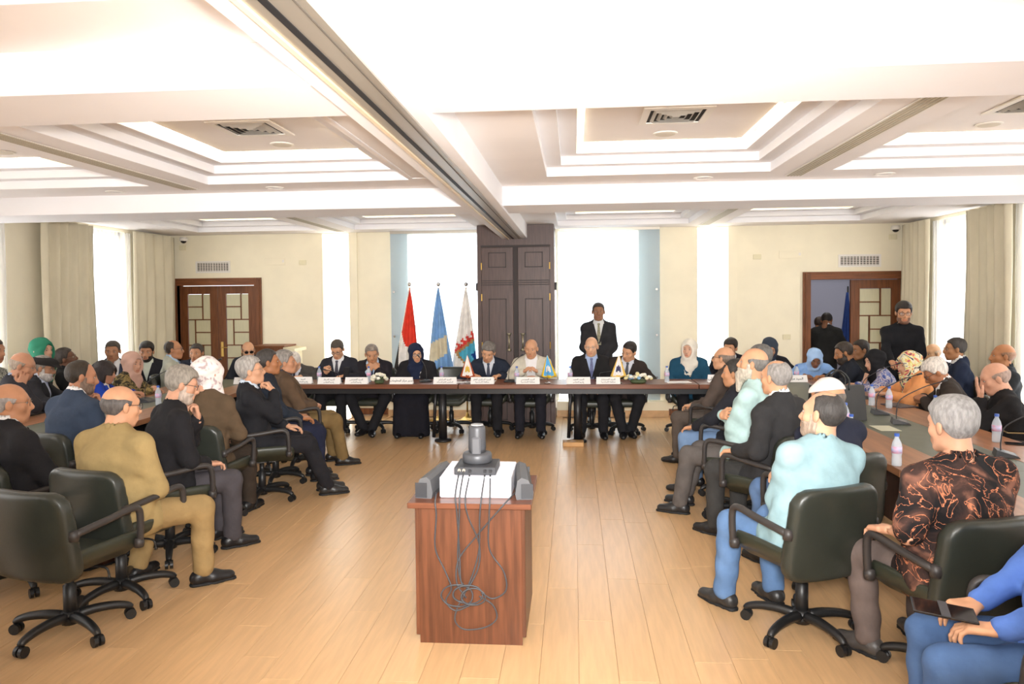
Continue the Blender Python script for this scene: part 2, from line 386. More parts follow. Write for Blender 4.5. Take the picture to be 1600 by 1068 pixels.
# back wall: lit niches, glazed bays
for a, b, c, d in NI:
    root = struct(thing(winname(), None, None, (0, YB, 0)))
    MB().box(a, b, 0.10, 0.13, c, d).build('pane', mat('niche_glow', '#ffffff', 1, emit='#fffdf3', estr=3.2), root)  # the niche's wash of light is put into this glowing panel
    MB().box(b, b + 0.13, -0.03, 0.0, 0, 2.9).build('jamb', M_wall, root)
for i, ((a, b, c, d), (g0, g1)) in enumerate(zip(GW, ((-2.87, -1.40), (-0.22, 1.31)))):
    root = struct(thing(winname(), None, None, (0, YB, 0)))
    MB().box(a, b, 0.16, 0.17, c, d).build('pane', M_sky, root)
    gl = MB().box(g0, g1, -0.10, -0.09, 0.25, 2.88).build('glass_panel', M_glass, root)
    xs = g0 + 0.05 if i == 0 else g1 - 0.05
    xs2 = g1 - 0.05 if i == 0 else g0 + 0.05
    for z in (1.25, 1.95, 0.6):
        for xx in (xs, xs2):
            MB().tube([(xx, -0.12, z), (xx, 0.0, z)], 0.018, 10).build('standoff_bolt', M_chrome, root)
    MB().box(g0, g1, -0.12, -0.08, 2.86, 2.9).build('top_rail', M_alu, root)
    st = struct(MB().box(g0 - 0.05, g1 + 0.12, YB - 0.17, YB, 0, 0.23).build('trim_%d' % (i + 1), M_wall))
    MB().box(g0 - 0.05, g1 + 0.12, YB - 0.185, YB - 0.17, 0, 0.10).build('baseboard', mat('pale_oak', '#cfa678', 0.5, var=0.1), st)
# doors
def door_leaf(name, x0, x1, zt, y, parent, mirror, handle):
    leaf = MB(); t = 0.045; s = 0.13
    root = MB().box(x0, x0 + s, y, y + t, 0, zt).box(x1 - s, x1, y, y + t, 0, zt).box(x0 + s, x1 - s, y, y + t, zt - 0.13, zt).box(x0 + s, x1 - s, y, y + t, 0, 0.28).build(name, M_wood, parent)
    a, b = x0 + s, x1 - s; W = b - a; z0, z1 = 0.28, zt - 0.13; Hh = z1 - z0; n = 4; rows = [z1 - Hh * k / n for k in range(n + 1)]
    def pane(u0, u1, w0, w1): MB().bbox(u0 + 0.006, u1 - 0.006, y + 0.016, y + 0.028, w0 + 0.006, w1 - 0.006, 0.002).build('pane', M_frost, root)
    for r in range(n):
        zt_, zb_ = rows[r], rows[r + 1]; zm = (zt_ + zb_) / 2
        vx = a + W * (0.66 if r % 2 == 0 else 0.32)
        mu = MB(); mw = 0.009
        mu.box(vx - mw, vx + mw, y + 0.004, y + t - 0.004, zb_, zt_); mu.box(a, b, y + 0.004, y + t - 0.004, zb_ - mw, zb_ + mw)
        if r % 2 == 0: mu.box(a, vx, y + 0.004, y + t - 0.004, zm - mw, zm + mw); pane(a, vx - mw, zm, zt_); pane(a, vx - mw, zb_, zm); pane(vx, b, zb_, zt_)
        else: mu.box(vx, b, y + 0.004, y + t - 0.004, zm - mw, zm + mw); pane(vx, b, zm, zt_); pane(vx, b, zb_, zm); pane(a, vx - mw, zb_, zt_)
        mu.build('muntin', M_wood, root)
    if handle:
        hx = x0 + 0.06 if mirror else x1 - 0.06
        MB().box(hx - 0.02, hx + 0.02, y - 0.012, y, 0.93, 1.17).tube([(hx, y - 0.01, 1.08), (hx, y - 0.05, 1.08), (hx + (0.11 if mirror else -0.11), y - 0.055, 1.08)], 0.009, 8).build('door_handle', M_brass, root)
    return root
def door_frame(i, x0, x1, z1):
    root = struct(thing('door_%d' % i, None, None, (0, YB, 0)))
    fw = 0.115
    MB().box(x0 - fw, x0, -0.03, 0.2, 0, z1 + fw).box(x1, x1 + fw, -0.03, 0.2, 0, z1 + fw).build('door_jamb', M_wood, root)
    MB().box(x0, x1, -0.03, 0.2, z1, z1 + fw).build('door_header', M_woodh, root)
    MB().box(x0 - fw + 0.03, x0 - fw + 0.04, -0.04, -0.03, 0, z1 + fw - 0.03).box(x1 + fw - 0.04, x1 + fw - 0.03, -0.04, -0.03, 0, z1 + fw - 0.03).box(x0 - fw + 0.03, x1 + fw - 0.03, -0.04, -0.03, z1 + fw - 0.04, z1 + fw - 0.03).build('architrave_bead', M_wood, root)
    return root
d1 = door_frame(1, LD[0], LD[1], 2.09)
mid = (LD[0] + LD[1]) / 2
door_leaf('door_leaf', LD[0] + 0.01, mid - 0.004, 2.08, 0.06, d1, False, False); door_leaf('door_leaf', mid + 0.004, LD[1] - 0.01, 2.08, 0.06, d1, True, True)
d2 = door_frame(2, RD[0], RD[1], 2.07)
mid2 = (RD[0] + RD[1]) / 2 - 0.06
door_leaf('door_leaf', mid2, RD[1] - 0.01, 2.06, 0.06, d2, True, False)
ol = door_leaf('door_leaf', 0.0, 0.62, 2.06, 0.0, d2, False, False); ol.location = (RD[0] + 0.03, 0.16, 0); ol.rotation_euler = (0, 0, math.radians(97))
# corridor beyond the open door
M_cor = mat('corridor_paint', '#8f90a0', 0.8)
cr = MB().box(2.6, 6.2, 14.2, 14.35, 0, 3.0).box(2.45, 2.6, YB + 0.18, 14.35, 0, 3.0).box(6.2, 6.35, YB + 0.18, 14.35, 0, 3.0).build('wall_corridor', M_cor); struct(cr)
struct(MB().box(2.6, 6.2, YB + 0.18, 14.35, 3.0, 3.1).build('ceiling_corridor', M_ceil)); struct(MB().box(2.45, 6.35, YB + 0.0, 14.35, -0.12, -0.001).build('floor_corridor', M_floor))
MB().box(2.6, 6.2, 14.17, 14.2, 1.16, 1.2).build('dado_rail', mat('dado', '#3a3a4a', 0.6), cr)
lamp('corridor_light', 'AREA', (4.3, 12.9, 2.95), 14, (1, 0.97, 0.92), look=(4.3, 12.9, 0), size=0.6)
lamp('left_lobby_light', 'AREA', (-5.8, 12.6, 2.4), 12, (1, 0.97, 0.92), look=(-5.8, 11, 1.2), size=0.8)

# wall fittings on the back wall
def vent(x, z, wd, h, lab):
    t = thing('wall_vent', lab, 'vent', (x, YB, z), 0, 'wall air vents above the doors')
    MB().box(-wd / 2 - 0.03, wd / 2 + 0.03, -0.012, 0, -h / 2 - 0.03, -h / 2).box(-wd / 2 - 0.03, wd / 2 + 0.03, -0.012, 0, h / 2, h / 2 + 0.03).box(-wd / 2 - 0.03, -wd / 2, -0.012, 0, -h / 2, h / 2).box(wd / 2, wd / 2 + 0.03, -0.012, 0, -h / 2, h / 2).box(-0.006, 0.006, -0.012, 0, -h / 2, h / 2).build('frame', M_grille, t)
    MB().box(-wd / 2, wd / 2, -0.002, 0, -h / 2, h / 2).build('duct_back', M_gdark, t)
    for k in range(5): MB().box(-wd / 2, wd / 2, -0.011, -0.002, -h / 2 + h * (k + 0.3) / 5, -h / 2 + h * (k + 0.62) / 5).build('slat', M_grille, t)
    for sx in range(1, 12):
        x_ = -wd / 2 + wd * sx / 12; MB().box(x_ - 0.004, x_ + 0.004, -0.010, -0.001, -h / 2, h / 2).build('bar', M_grille, t)
p = at(333, 417, 1, YB); vent(p[0], p[2], 0.52, 0.13, 'white slatted air vent above the closed left door')
p = at(1343, 407, 1, YB); vent(p[0], p[2], 0.56, 0.13, 'white slatted air vent above the open right door')
for px, py, lab in ((473, 410, 'cream wall thermostat left of the bright left niche'), (1183, 401, 'cream thermostat high on wall right of the bright right niche'), (1229, 526, 'cream switch plate low on wall left of the open door'), (1395, 370, 'cream junction plate below the right corner camera'), (286, 387, 'cream junction plate below the left corner camera')):
    p = at(px, py, 1, YB); t = thing('switch_plate', lab, 'switch', p, 0, 'cream plates on the back wall')
    MB().bbox(-0.06, 0.06, -0.012, 0, -0.04, 0.04, 0.004).build('plate', M_cream, t); MB().box(-0.02, 0.02, -0.017, -0.012, -0.02, 0.02).build('rocker', M_cream, t)
for px, py, lab in ((430, 408, 'faint white wall plate beside the left thermostat'), (1235, 397, 'faint white wall plate between right niche and open door')):
    p = at(px, py, 1, YB); t = thing('blank_plate', lab, 'wall plate', p)
    MB().bbox(-0.17, 0.17, -0.008, 0, -0.06, 0.06, 0.003).build('plate', M_wall, t); MB().box(0.12, 0.15, -0.012, -0.008, -0.02, 0.02).build('latch', M_grille, t)
for px, py, lab in ((283, 375, 'white dome security camera in the left corner'), (1406, 357, 'white dome security camera in the right corner')):
    p = at(px, py, 1, YB - 0.1); p[0] += -0.06 if px > 800 else 0.04; t = thing('security_camera', lab, 'camera', p, 0, 'dome cameras')
    MB().lathe([(0.0, 0.05), (0.055, 0.045), (0.065, 0.0), (0.06, -0.015), (0.0, -0.016)], n=18).build('housing', M_grille, t, True); MB().lathe([(0.045, -0.012), (0.04, -0.035), (0.02, -0.05), (0.0, -0.053)], n=16).build('dome', mat('smoked_dome', '#15151a', 0.12), t, True)
    MB().box(-0.02, 0.02, 0.0, 0.1, 0.0, 0.04).build('bracket', M_grille, t)

# ---------------------------------------------------------------- ceiling: soffit with coffers, beams, track
COFX = [(-5.78, -3.87), (-3.31, -1.45), (-0.23, 1.68), (2.19, 4.1)]
BAY = [(8.10, 10.98), (3.98, 6.48), (0.05, 2.48), (-3.2, -0.6)]
cb = MB(); holed(cb, XL, XR, YF, YB, [(a, b, c, d) for a, b in COFX for c, d in BAY], lambda a, b, c, d: cb.box(a, b, c, d, ZC, ZC + 0.04))
ceil = struct(cb.build('ceiling', M_ceil))
MB().box(XL - 0.2, XR + 0.2, YF, YB + 0.2, ZT, ZT + 0.1).build('ceiling_slab', M_ceil, ceil)
def ring(mb, x0, x1, y0, y1, w, z0, z1):
    mb.box(x0 - w, x0, y0 - w, y1 + w, z0, z1); mb.box(x1, x1 + w, y0 - w, y1 + w, z0, z1); mb.box(x0, x1, y0 - w, y0, z0, z1); mb.box(x0, x1, y1, y1 + w, z0, z1); return mb
st = 0.13
for (a, b) in COFX:
    for (c, d) in BAY:
        ring(MB(), a + 0.003, b - 0.003, c + 0.003, d - 0.003, 0.05, ZC + 0.001, ZC + 0.075).build('coffer_step', M_beam, ceil)
        ring(MB(), a + st, b - st, c + st, d - st, st + 0.04, ZC + 0.075, ZC + 0.145).build('coffer_step', M_beam, ceil)
        ring(MB(), a + 2 * st, b - 2 * st, c + 2 * st, d - 2 * st, st + 0.04, ZC + 0.145, ZC + 0.155).build('coffer_step', M_beam, ceil)
        ring(MB(), a + 2 * st - 0.09, b - 2 * st + 0.09, c + 2 * st - 0.09, d - 2 * st + 0.09, 0.02, ZC + 0.155, ZC + 0.31).build('cove_wall', M_cove, ceil)
        MB().box(a + 0.05, b - 0.05, c + 0.05, d - 0.05, ZC + 0.31, ZC + 0.32).build('cove_top', M_cove, ceil)
        MB().box(a + 2 * st + 0.05, b - 2 * st - 0.05, c + 2 * st + 0.05, d - 2 * st - 0.05, ZC + 0.225, ZC + 0.245).build('coffer_panel', M_ceil, ceil)
        ring(MB(), a + 2 * st + 0.05, b - 2 * st - 0.05, c + 2 * st + 0.05, d - 2 * st - 0.05, 0.012, ZC + 0.222, ZC + 0.24).build('led_strip', M_led, ceil)
for i, (y0, y1) in enumerate(((2.95, 3.46), (7.0, 7.65), (-0.95, -0.4))):
    struct(MB().bbox(XL, XR, y0, y1, ZB, ZC + 0.02, 0.004).build('trim_%d' % (3 + i), M_beam))
tb = struct(MB().bbox(-1.04, -0.668, YF, 10.66, 2.700, ZC + 0.02, 0.004).build('trim_6', M_beam))
MB().box(-0.945, -0.745, YF, 10.64, 2.690, 2.700).build('track_plate', M_alu, tb)
MB().box(-0.876, -0.851, YF, 10.64, 2.686, 2.6905).build('track_slot', M_black, tb)
MB().box(-0.780, -0.775, YF, 10.64, 2.686, 2.6905).build('track_groove', M_gdark, tb)
MB().box(-0.945, -0.925, YF, 10.64, 2.680, 2.700).build('track_lip', mat('track_cream', '#e8d3b4', 0.5), tb)
# flat recessed panels beside the track beam on the left bays
for (c, d) in BAY[1:3]:
    ring(MB(), -1.40, -1.16, c + 0.1, d - 0.1, 0.012, ZC - 0.006, ZC).build('panel_bead', M_beam, ceil)
# slot diffusers between the coffers
names = {0: 'far', 1: 'middle', 2: 'near'}
for sx, side in ((-3.60, 'left'), (1.94, 'right')):
    for k, (c, d) in enumerate(BAY[:3]):
        t = thing('slot_diffuser', 'long linear air slot in the %s half of ceiling, %s bay' % (side, ['farthest', 'middle', 'nearest'][k]), 'air vent', (sx, 0, ZC), 0, 'linear slot diffusers')
        MB().box(-0.075, 0.075, c - 0.2, d + 0.25, -0.006, -0.001).build('frame', M_grille, t)
        for q in range(5): MB().box(-0.060 + q * 0.026, -0.046 + q * 0.026, c - 0.18, d + 0.23, -0.009, -0.006).build('slot', mat('slot_grey', '#b3a892', 0.7), t)
# square diffusers, speakers, downlights
def diffuser(x, y, lab):
    t = thing('ceiling_diffuser', lab, 'air vent', (x, y, ZC + 0.225), 0, 'square ceiling diffusers')
    ring(MB(), -0.19, 0.19, -0.19, 0.19, 0.05, -0.012, -0.001).build('frame', M_grille, t)
    MB().box(-0.19, 0.19, -0.19, 0.19, -0.004, -0.001).build('duct_back', mat('duct_dark', '#2c2824', 0.9), t)
    for q in range(4):
        r = 0.165 - 0.042 * q; m = MB()
        for s in (1, -1):      # sloped vanes on four sides
            m.add([(-r, s * r, -0.004), (r, s * r, -0.004), (r - 0.02, s * (r - 0.02), -0.02), (-r + 0.02, s * (r - 0.02), -0.02)], [(0, 1, 2, 3), (3, 2, 1, 0)])
            m.add([(s * r, -r, -0.004), (s * r, r, -0.004), (s * (r - 0.02), r - 0.02, -0.02), (s * (r - 0.02), -r + 0.02, -0.02)], [(0, 1, 2, 3), (3, 2, 1, 0)])
        m.build('vane', M_grille, t)
wh = ['outer left', 'inner left', 'inner right', 'outer right']
for k, (a, b) in enumerate(COFX):
    cx_ = (a + b) / 2
    for j, (c, d) in enumerate(BAY[:3]):
        yy = c + (d - c) * 0.54
        if j == 1 or j == 2:
            diffuser(cx_, yy, 'square louvred ceiling diffuser in the %s coffer of the %s bay' % (wh[k], ['far', 'middle', 'near'][j]))
            t = thing('ceiling_speaker', 'round ceiling speaker behind the diffuser in the %s coffer, %s bay' % (wh[k], ['far', 'middle', 'near'][j]), 'speaker', (cx_, d - 0.57, ZC + 0.225), 0, 'round ceiling speakers')
            MB().lathe([(0.0, -0.001), (0.095, -0.001), (0.095, -0.008), (0.08, -0.010), (0.0, -0.010)], n=24).build('rim', M_grille, t); MB().lathe([(0.0, -0.010), (0.078, -0.0101), (0.07, -0.013), (0, -0.014)], n=20).build('mesh_cover', mat('speaker_mesh', '#d8cfc0', 0.8), t)
for x, y, lab in ((1.16, 6.74, 'round downlight between inner right coffer and beam'), (-2.79, 6.74, 'round downlight between inner left coffer and beam'), (-4.38, 6.76, 'round downlight between outer left coffer and beam'), (2.73, 6.76, 'round downlight between outer right coffer and beam')):
    t = thing('downlight', lab, 'ceiling light', (x, y, ZC), 0, 'round downlights')
    MB().lathe([(0.085, -0.001), (0.085, -0.007), (0.066, -0.008), (0.06, -0.002), (0.0, -0.0015)], n=24).build('trim_ring', M_grille, t); MB().lathe([(0.0, -0.003), (0.056, -0.0031), (0.05, -0.005), (0, -0.006)], n=20).build('lens', mat('downlight_lens', '#d9d2d0', 0.4), t)

# ---------------------------------------------------------------- central dark cabinet (pocket of the folding partition)
c = thing('partition_cabinet', 'tall dark brown wooden double-door cabinet between the two glazed bays', 'cabinet', (0, 10.66, 0))
X0, X1 = -1.40, -0.28; xm = (X0 + X1) / 2
MB().box(X0, X1, 0.03, 0.72, 0, ZC - 0.005).build('carcass', M_dark, c)
MB().box(X0 - 0.0, X1 + 0.0, 0.0, 0.03, 2.60, ZC - 0.005).build('header_panel', M_dark, c)
MB().box(X0, X0 + 0.06, 0.0, 0.03, 0, 2.6).box(X1 - 0.06, X1, 0.0, 0.03, 0, 2.6).build('stile', M_dark, c)
MB().box(X0 + 0.055, X1 - 0.055, -0.004, 0.0, 2.575, 2.605).box(xm - 0.03, xm + 0.03, 0.002, 0.03, 0.0, 2.6).build('gap_strip', M_dark2, c)
for sgn in (-1, 1):
    a, b = (X0 + 0.065, xm - 0.035) if sgn < 0 else (xm + 0.035, X1 - 0.065)
    dl = MB().bbox(a, b, -0.02, 0.025, 0.02, 2.57, 0.004).build('door', M_dark, c)
    for z0, z1 in ((2.28, 2.5), (0.4, 1.83), (0.06, 0.34)):
        pa, pb = a + 0.10, b - 0.10
        ring(MB(), pa, pb, z0, z1, 0.012, 0, 1)
        mm = MB()
        for u0, u1, w0, w1 in ((pa, pb, z1 - 0.012, z1), (pa, pb, z0, z0 + 0.012), (pa, pa + 0.012, z0, z1), (pb - 0.012, pb, z0, z1)): mm.box(u0, u1, -0.027, -0.02, w0, w1)
        mm.build('panel_moulding', M_dark2, dl)
    mm = MB()
    for z in (2.03, 2.06, 2.09): mm.box(a, b, -0.026, -0.02, z - 0.006, z + 0.006)
    mm.build('reeded_band', M_dark2, dl)
    hx = xm + sgn * 0.10
    MB().lathe([(0.0, 0), (0.035, 0.0), (0.03, 0.02), (0.018, 0.04), (0.014, 0.06)], (hx, -0.04, 1.07), 12).lathe([(0.014, 0.0), (0.018, 0.02), (0.03, 0.04), (0.035, 0.06), (0, 0.06)], (hx, -0.04, 1.27), 12).tube([(hx, -0.05, 1.08), (hx, -0.05, 1.32)], 0.012, 10).build('pull_handle', mat('pewter', '#a39a85', 0.35, metal=0.8), dl, True)
    for z in (0.5, 1.15, 1.85, 2.3): MB().tube([((a if sgn < 0 else b), -0.028, z - 0.05), ((a if sgn < 0 else b), -0.028, z + 0.05)], 0.010, 8).build('hinge', M_brass, dl)
MB().box(X0 - 0.03, X0, 0.05, 0.15, 1.95, 2.06).build('side_bracket', M_black, c); MB().box(X1, X1 + 0.03, 0.05, 0.15, 1.95, 2.06).build('side_bracket', M_black, c)
MB().box(X1, X1 + 0.02, 0.25, 0.29, 0.2, 2.6).box(X1, X1 + 0.02, 0.36, 0.40, 0.2, 2.6).build('side_channel', M_alu, c)

# ---------------------------------------------------------------- tables
M_table = mat('table_veneer', '#7a4a33', 0.34, var=0.18, scale=3, stretch=(0.7, 9, 9), spec=0.5)
M_tabley = mat('table_veneer_long', '#99694a', 0.34, var=0.16, scale=3, stretch=(9, 0.7, 9), spec=0.5)
M_inlay = mat('table_inlay', '#5c6154', 0.42, var=0.06, scale=8)
M_leg = mat('black_metal', '#1c1c1f', 0.4, spec=0.5)
ZTB = 0.755
t = thing('head_table', 'long dark wood head table across the far end of the room', 'table', (0, 0, 0))
for a, b in ((-3.95, -1.47), (-1.46, 1.52), (1.53, 2.0)):
    MB().bbox(a, b, 9.17, 9.78, ZTB - 0.055, ZTB, 0.004).build('tabletop', M_table, t)
MB().box(-3.9, 1.95, 9.30, 9.33, 0.62, ZTB - 0.055).build('apron', M_leg, t)
for x, y in ((-3.7, 9.42), (-1.70, 9.36), (0.04, 9.36), (1.85, 9.42)):
    MB().tube([(x, y, 0.02), (x, y, 0.70)], [0.055, 0.05], 16).tube([(x - 0.12, y, 0.05), (x - 0.10, y, 0.45), (x - 0.08, y, 0.70)], [0.022, 0.02, 0.025], 8).lathe([(0.0, 0), (0.11, 0), (0.11, 0.02), (0.05, 0.04), (0, 0.04)], (x, y, 0.0), 18).build('leg', M_leg, t, True)
bw = mat('pale_block', '#c89b66', 0.5, var=0.1)
o = MB().bbox(-0.13, 0.13, -0.09, 0.09, 0, 0.055, 0.006).build('wooden_block', bw); o.location = (-0.02, 9.13, 0); tag(o, 'small pale wooden block on the floor in front of a head table leg', 'block')
def side_table(x_in, x_out, y0, y1, label):
    t = thing('side_table', label, 'table', (0, 0, 0), 0, 'long side tables')
    lo, hi = min(x_in, x_out), max(x_in, x_out); wdt = hi - lo; g0, g1 = lo + wdt * 0.30, lo + wdt * 0.70
    n = max(1, round((y1 - y0) / 2.4)); st_ = (y1 - y0) / n
    for k in range(n):
        a, b = y0 + k * st_ + 0.002, y0 + (k + 1) * st_ - 0.002
        MB().bbox(lo, g0, a, b, ZTB - 0.05, ZTB, 0.003).build('tabletop', M_tabley, t)
        MB().bbox(g1, hi, a, b, ZTB - 0.05, ZTB, 0.003).build('tabletop', M_tabley, t)
        MB().box(g0, g1, a, b, ZTB - 0.045, ZTB - 0.002).build('green_inlay', M_inlay, t)
        MB().box(lo + 0.25, lo + 0.28, a + 0.1, b - 0.1, 0.22, ZTB - 0.05).build('modesty_panel', M_dark, t)
        for x in (lo + 0.35, hi - 0.35): MB().tube([(x, a + 0.3, 0.02), (x, a + 0.3, 0.72)], 0.045, 12).lathe([(0.0, 0), (0.16, 0), (0.16, 0.02), (0.05, 0.04), (0, 0.04)], (x, a + 0.3, 0), 18).build('leg', M_leg, t, True)
    return t
side_table(2.01, 3.25, 2.2, 9.78, 'long side table with a green inlay strip, in the right half of the room')
side_table(-3.99, -5.2, 3.6, 9.78, 'long side table with a green inlay strip, in the left half of the room')

# ---------------------------------------------------------------- swivel chair
M_leath = mat('chair_leather', '#2d302a', 0.36, var=0.10, scale=5, bump=0.06, bscale=160, spec=0.5)
M_leaf = mat('chair_leather_face', '#303329', 0.40, var=0.08, scale=5, bump=0.06, bscale=160, spec=0.5)
M_arm = mat('chair_arm', '#34302f', 0.45, var=0.06)
M_base = mat('chair_base', '#1b1b1c', 0.42)
def bend(X, Y, Z): return Y
def chair_proto():
    c = thing('swivel_chair', 'chair', 'chair')
    # backrest: slab curved around the sitter, wider at the bottom, rounded top corners
    def back_sdf(X, Y, Z, D):
        zc = (Z - 0.62) / 0.24
        y = Y + 0.235 + 0.10 * (Z - 0.45) - 0.55 * X * X * 1.0
        hw = 0.262 + 0.018 * (1 - zc)
        ex = np.abs(X) - hw + 0.09; ez = np.abs(Z - 0.622) - 0.243 + 0.09
        q = np.sqrt(np.maximum(ex, 0) ** 2 + np.maximum(ez, 0) ** 2) + np.minimum(np.maximum(ex, ez), 0) - 0.09
        ey = np.abs(y) - 0.040
        r = 0.022; a = q + r; b = ey + r
        return (np.sqrt(np.maximum(a, 0) ** 2 + np.maximum(b, 0) ** 2) + np.minimum(np.maximum(a, b), 0) - r).astype(np.float32)
    V, Fq = sdf_mesh([rbox((0, -0.22, 0.625), (0.31, 0.13, 0.28), 0.01)], 0.016, post=back_sdf); obj('backrest', V, Fq, M_leath, c, True)
    def seat_sdf(X, Y, Z, D):
        z = Z - 0.425 - 0.9 * np.maximum(np.abs(X) - 0.15, 0) * 0.8 + 0.05 * np.maximum(Y - 0.1, 0)
        hw = 0.268
        ex = np.abs(X) - hw + 0.07; ey = np.abs(Y - 0.01) - 0.26 + 0.07
        q = np.sqrt(np.maximum(ex, 0) ** 2 + np.maximum(ey, 0) ** 2) + np.minimum(np.maximum(ex, ey), 0) - 0.07
        ez = np.abs(z) - 0.045; r = 0.028; a = q + r; b = ez + r
        return (np.sqrt(np.maximum(a, 0) ** 2 + np.maximum(b, 0) ** 2) + np.minimum(np.maximum(a, b), 0) - r).astype(np.float32)
    V, Fq = sdf_mesh([rbox((0, 0.01, 0.45), (0.31, 0.29, 0.15), 0.01)], 0.016, post=seat_sdf); obj('seat', V, Fq, M_leaf, c, True)
    for s in (-1, 1):
        pts = curve_pts([(s * 0.278, -0.215, 0.635), (s * 0.300, -0.17, 0.652), (s * 0.305, 0.0, 0.668), (s * 0.305, 0.13, 0.682), (s * 0.305, 0.185, 0.670), (s * 0.303, 0.205, 0.62), (s * 0.293, 0.212, 0.50), (s * 0.282, 0.212, 0.465)], 4)
        MB().tube(pts, 0.0195, 10).lathe([(0.0, -0.03), (0.026, -0.026), (0.03, 0), (0.026, 0.026), (0, 0.03)], pts[0], 10).lathe([(0.0, -0.03), (0.026, -0.026), (0.03, 0), (0.026, 0.026), (0, 0.03)], pts[-1], 10).build('armrest', M_arm, c, True)
    MB().lathe([(0.0, 0.08), (0.034, 0.08), (0.034, 0.27), (0.022, 0.275), (0.022, 0.37), (0.05, 0.375), (0.05, 0.385), (0, 0.385)], n=14).build('gas_column', M_base, c, True)
    MB().box(-0.09, 0.09, -0.11, 0.11, 0.36, 0.388).build('tilt_mechanism', M_base, c)
    MB().tube(curve_pts([(0.10, 0.04, 0.372), (0.2, 0.05, 0.37), (0.22, 0.055, 0.34), (0.222, 0.056, 0.31)], 3), [0.006] * 9 + [0.012], 6).build('tilt_lever', M_base, c, True)
    hub = MB().lathe([(0.0, 0.055), (0.045, 0.055), (0.05, 0.08), (0.045, 0.125), (0.0, 0.13)], n=14).build('base_hub', M_base, c, True)
    lm = MB().tube(curve_pts([(0, 0.03, 0.095), (0, 0.12, 0.105), (0, 0.22, 0.098), (0, 0.285, 0.080), (0, 0.305, 0.062)], 3), [0.030, 0.029, 0.028, 0.027, 0.026, 0.025, 0.024, 0.023, 0.022, 0.021, 0.020, 0.019, 0.018], 8)
    cm = MB()
    for s in (-0.016, 0.016): cm.tube([(s - 0.010, 0.30, 0.030), (s + 0.010, 0.30, 0.030)], 0.0295, 14)
    cm.tube([(0, 0.305, 0.03), (0, 0.305, 0.062)], 0.009, 8)
    lme = newmesh('star_leg', lm.v, lm.f, M_base, True); cme = newmesh('caster', cm.v, cm.f, M_base)
    for k in range(5):
        l = inst('star_leg', lme, c, (0, 0, 0), math.radians(36 + 72 * k)); inst('caster', cme, l)
    return c
CH = chair_proto(); CH_used = [False]
def chair(x, y, heading, label, group='black-green leather swivel chairs'):
    """heading: 0 faces +Y (away), 90 faces +X"""
    if not CH_used[0]:
        CH_used[0] = True; c = CH; c.location = (float(x), float(y), 0); c.rotation_euler = (0, 0, -math.radians(heading)); return tag(c, label, 'chair', group)
    return dup(CH, (x, y, 0), -math.radians(heading), label, group)

# ---------------------------------------------------------------- people
ex, ey, ez = np.eye(3)
def unit(v): v = np.array(v, float); return v / (np.linalg.norm(v) + 1e-9)
def rotm(axis, deg): return np.array(Matrix.Rotation(math.radians(deg), 3, axis))
# head, looking along +Y, origin at its centre
HEADP = [ell((0, -0.016, 0.030), (0.076, 0.094, 0.086)), ell((0, 0.022, -0.040), (0.061, 0.068, 0.078)), cap((0, 0.066, -0.098), (0, 0.060, -0.09), 0.022),
         cap((-0.036, 0.062, 0.030), (0.036, 0.062, 0.030), 0.020), cap((-0.046, 0.052, -0.022), (0.046, 0.052, -0.022), 0.022), cap((-0.050, 0.0, -0.075), (-0.030, 0.055, -0.095), 0.017), cap((0.050, 0.0, -0.075), (0.030, 0.055, -0.095), 0.017),
         cap((0, 0.084, 0.018), (0, 0.103, -0.024), 0.0078, 0.0108), ell((0, 0.099, -0.030), (0.0155, 0.012, 0.0085)), cap((-0.018, 0.081, -0.060), (0.018, 0.081, -0.060), 0.0085), cap((-0.015, 0.080, -0.073), (0.015, 0.080, -0.073), 0.0085),
         cap((0, -0.02, -0.05), (0, -0.035, -0.16), 0.052, 0.054)]
EARS = [ell((s * 0.079, -0.008, -0.006), (0.010, 0.021, 0.033), rotm('Z', 20 * s)) for s in (-1, 1)]
HSUB = [(ell((s * 0.031, 0.094, 0.006), (0.018, 0.014, 0.010)), 0.010) for s in (-1, 1)] + [(cap((-0.017, 0.093, -0.0665), (0.017, 0.093, -0.0665), 0.0022), 0.006)]
def head_d(X, Y, Z):
    d = None
    for p in HEADP[:7]:
        e = pev(p, X, Y, Z); d = e if d is None else smin(d, e, 0.03)
    return d
_hc = {}
def head_mesh(res):
    if res not in _hc:
        a = sdf_mesh(HEADP, res, k=0.022, subs=HSUB); b = [sdf_mesh([e], res * 0.9, k=0.01) for e in EARS]
        V = np.concatenate([a[0]] + [x[0] for x in b]); n = np.cumsum([0, len(a[0])] + [len(x[0]) for x in b])
        Fh = np.concatenate([a[1]] + [x[1] + n[i + 1] for i, x in enumerate(b)])
        _hc[res] = (V, Fh)
    return _hc[res]
def sphere(c, r, n=8):
    v = []; f = []
    for i in range(n + 1):
        for k in range(2 * n):
            th = math.pi * i / n; ph = math.pi * k / n; v.append((c[0] + r * math.sin(th) * math.cos(ph), c[1] + r * math.sin(th) * math.sin(ph), c[2] + r * math.cos(th)))
    for i in range(n):
        for k in range(2 * n): f.append((i * 2 * n + k, (i + 1) * 2 * n + k, (i + 1) * 2 * n + (k + 1) % (2 * n), i * 2 * n + (k + 1) % (2 * n)))
    return np.array(v), np.array(f)
